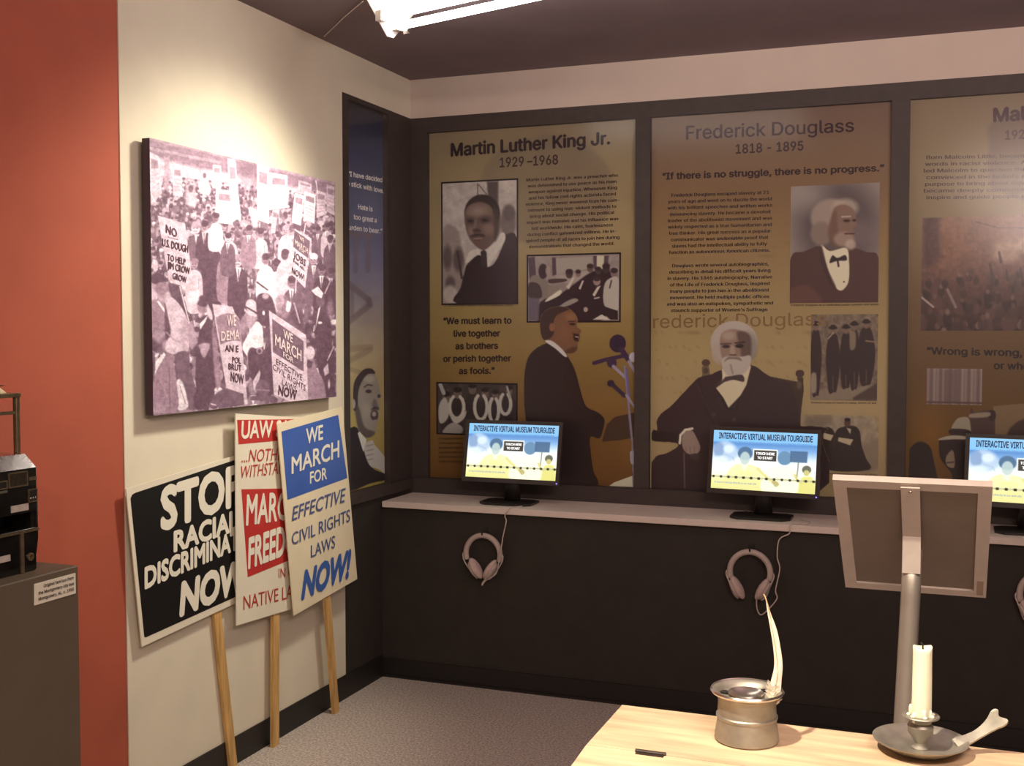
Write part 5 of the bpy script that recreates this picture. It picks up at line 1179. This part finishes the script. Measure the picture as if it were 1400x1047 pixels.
plate('name_plate', -.098, -.044, 1.238, 1.268, mat('dark_bronze_plate', (.055, .042, .03), .4, .5, noise=.4, nscale=120), frame=m_brass)
plate('small_plate', -.036, -.012, 1.246, 1.254, m_brass); plate('coin_dial', -.037, -.014, 1.196, 1.222, m_dial, frame=m_brass)
for k in range(3): MB().ellipsoid((FX+.0025, fy1-.033+k*.0075, 1.203), (1, 0, 0), (0, 1, 0), (0, 0, 1), .0015, .0022, .003, 8, 6).build('dial_stud', m_pewter2, t, smooth=True)
plate('white_label', -.094, -.040, 1.176, 1.192, m_lab); plate('white_label', -.165, -.094, 1.062, 1.077, m_lab, FX-.006); plate('slot_plate', -.16, -.105, 1.226, 1.232, m_pewter2); plate('small_plate', -.15, -.108, 1.238, 1.252, m_dial, frame=m_brass)
b = MB(); b.tube([(FX-.03, fy1+.006, 1.06), (FX-.03, fy1+.010, 1.10), (FX-.03, fy1+.010, 1.19), (FX-.03, fy1+.004, 1.215)], [.007, .009, .009, .005], 10); b.box((FX-.045, fy1-.006, 1.10), (FX-.02, fy1+.006, 1.12)); b.build('side_crank_housing', m_blackmetal, t, auto=True)
zt = z1+.032; gx1, gx0 = FX-.042, .16; gy1 = fy1-.022; gy0 = yl+.02; ZG = 1.452
for gx in (gx1, gx0):
    for gy in (gy1, gy0): MB().box((gx-.006, min(gy, gy1)-.012, zt), (gx+.006, gy, ZG-.006), .001).build('corner_post', m_brass, t)
MB().box((gx0-.006, gy0-.012, ZG-.006), (gx1+.008, gy1+.002, ZG+.004), .001).build('top_plate', m_brass, t)
b = MB(); c_ = ((gx0+gx1)/2, (gy0+gy1)/2); b.add([(gx0+.02, gy0+.01, ZG+.004), (gx1-.01, gy0+.01, ZG+.004), (gx1-.01, gy1-.025, ZG+.004), (gx0+.02, gy1-.025, ZG+.004), (gx0+.03, gy0+.02, ZG+.02), (gx1-.02, gy0+.02, ZG+.02), (gx1-.02, gy1-.038, ZG+.02), (gx0+.03, gy1-.038, ZG+.02), (gx0+.02, gy0+.01, ZG+.024), (gx1-.01, gy0+.01, ZG+.024), (gx1-.01, gy1-.028, ZG+.024), (gx0+.02, gy1-.028, ZG+.024)],
   [(0, 1, 5, 4), (1, 2, 6, 5), (2, 3, 7, 6), (3, 0, 4, 7), (4, 5, 9, 8), (5, 6, 10, 9), (6, 7, 11, 10), (7, 4, 8, 11), (8, 9, 10, 11), (3, 2, 1, 0)]); b.build('coin_funnel', m_brass, t)
MB().box((gx1-.004, gy0, 1.405), (gx1+.004, gy1-.010, 1.413)).build('cross_bar', m_brass, t)
MB().box((gx1-.003, gy0, zt), (gx1-.001, gy1-.012, ZG-.006)).build('glass_pane', m_glass, t)
MB().tube([(c_[0]+.03, c_[1]+.06, ZG-.006), (c_[0]+.03, c_[1]+.06, 1.40), (c_[0]+.03, c_[1]+.085, 1.385), (c_[0]+.03, c_[1]+.07, 1.35)], [.008, .012, .014, .004], 10).build('coin_chute', m_dial, t, smooth=True)

# ================================================================ fluorescent fixture under the ceiling
a_ = np.array([.962, -.273, 0]); b_ = np.array([-.273, -.962, 0]); P0 = np.array([.49, -1.2, 2.70])
LEN = 1.25
fx = lambda s_, b, z: P0+a_*s_+b_*b+np.array([0, 0, z-2.70])
t = absthing('fluorescent_fixture', 'bright white fluorescent light fixture on the dark ceiling, cut by the top edge', 'light fixture', tuple(float(v) for v in fx(.6, 0, 2.82)))
prof = [(0, 2.70), (.11, 2.815), (-.15, 2.815), (-.035, 2.70)]
for s_ in (0, LEN-.004): MB().prism([fx(s_, b, z) for b, z in prof], a_*.004).build('end_plate', m_fix, t)
MB().prism([fx(.004, .11, 2.8155), fx(LEN-.004, .11, 2.8155), fx(LEN-.004, -.15, 2.8155), fx(.004, -.15, 2.8155)], (0, 0, .0040)).build('top_pan', m_fix, t)
MB().prism([fx(.004, .003, 2.775), fx(LEN-.004, .003, 2.775), fx(LEN-.004, -.005, 2.775), fx(.004, -.005, 2.775)], (0, 0, .04)).build('ballast_rib', m_fix, t)
for b in (-.040, .045):
    MB().tube([fx(.035, b, 2.742 if b < 0 else 2.758), fx(LEN-.035, b, 2.742 if b < 0 else 2.758)], .0145, 16).build('tube', m_tube, t, smooth=True)
    for s_ in (.004, LEN-.036):
        z = 2.742 if b < 0 else 2.758; MB().obox(fx(s_+.014, b, z+.002), a_, b_, (0, 0, 1), .014, .018, .018).build('lamp_holder', m_fix, t)
for s_, b, z in [(.05, -.052, 2.722), (.062, -.040, 2.712)]:
    q = MB(); q.obox(fx(s_, b, z), a_, b_, (0, 0, 1), .010, .004, .005); q.build('wire_clip', m_pewter2, t)
tag(MB().tube([un(496, 2, 2, 2.8), un(470, 24, 2, 2.813), un(443, 50, 2, 2.816)], .0022, 6).build('ceiling_wire', m_cable), 'thin pale wire crossing the dark ceiling left of the light fixture', 'wire')

for o in list(bpy.data.objects):
    if '_abs' in o: del o['_abs']
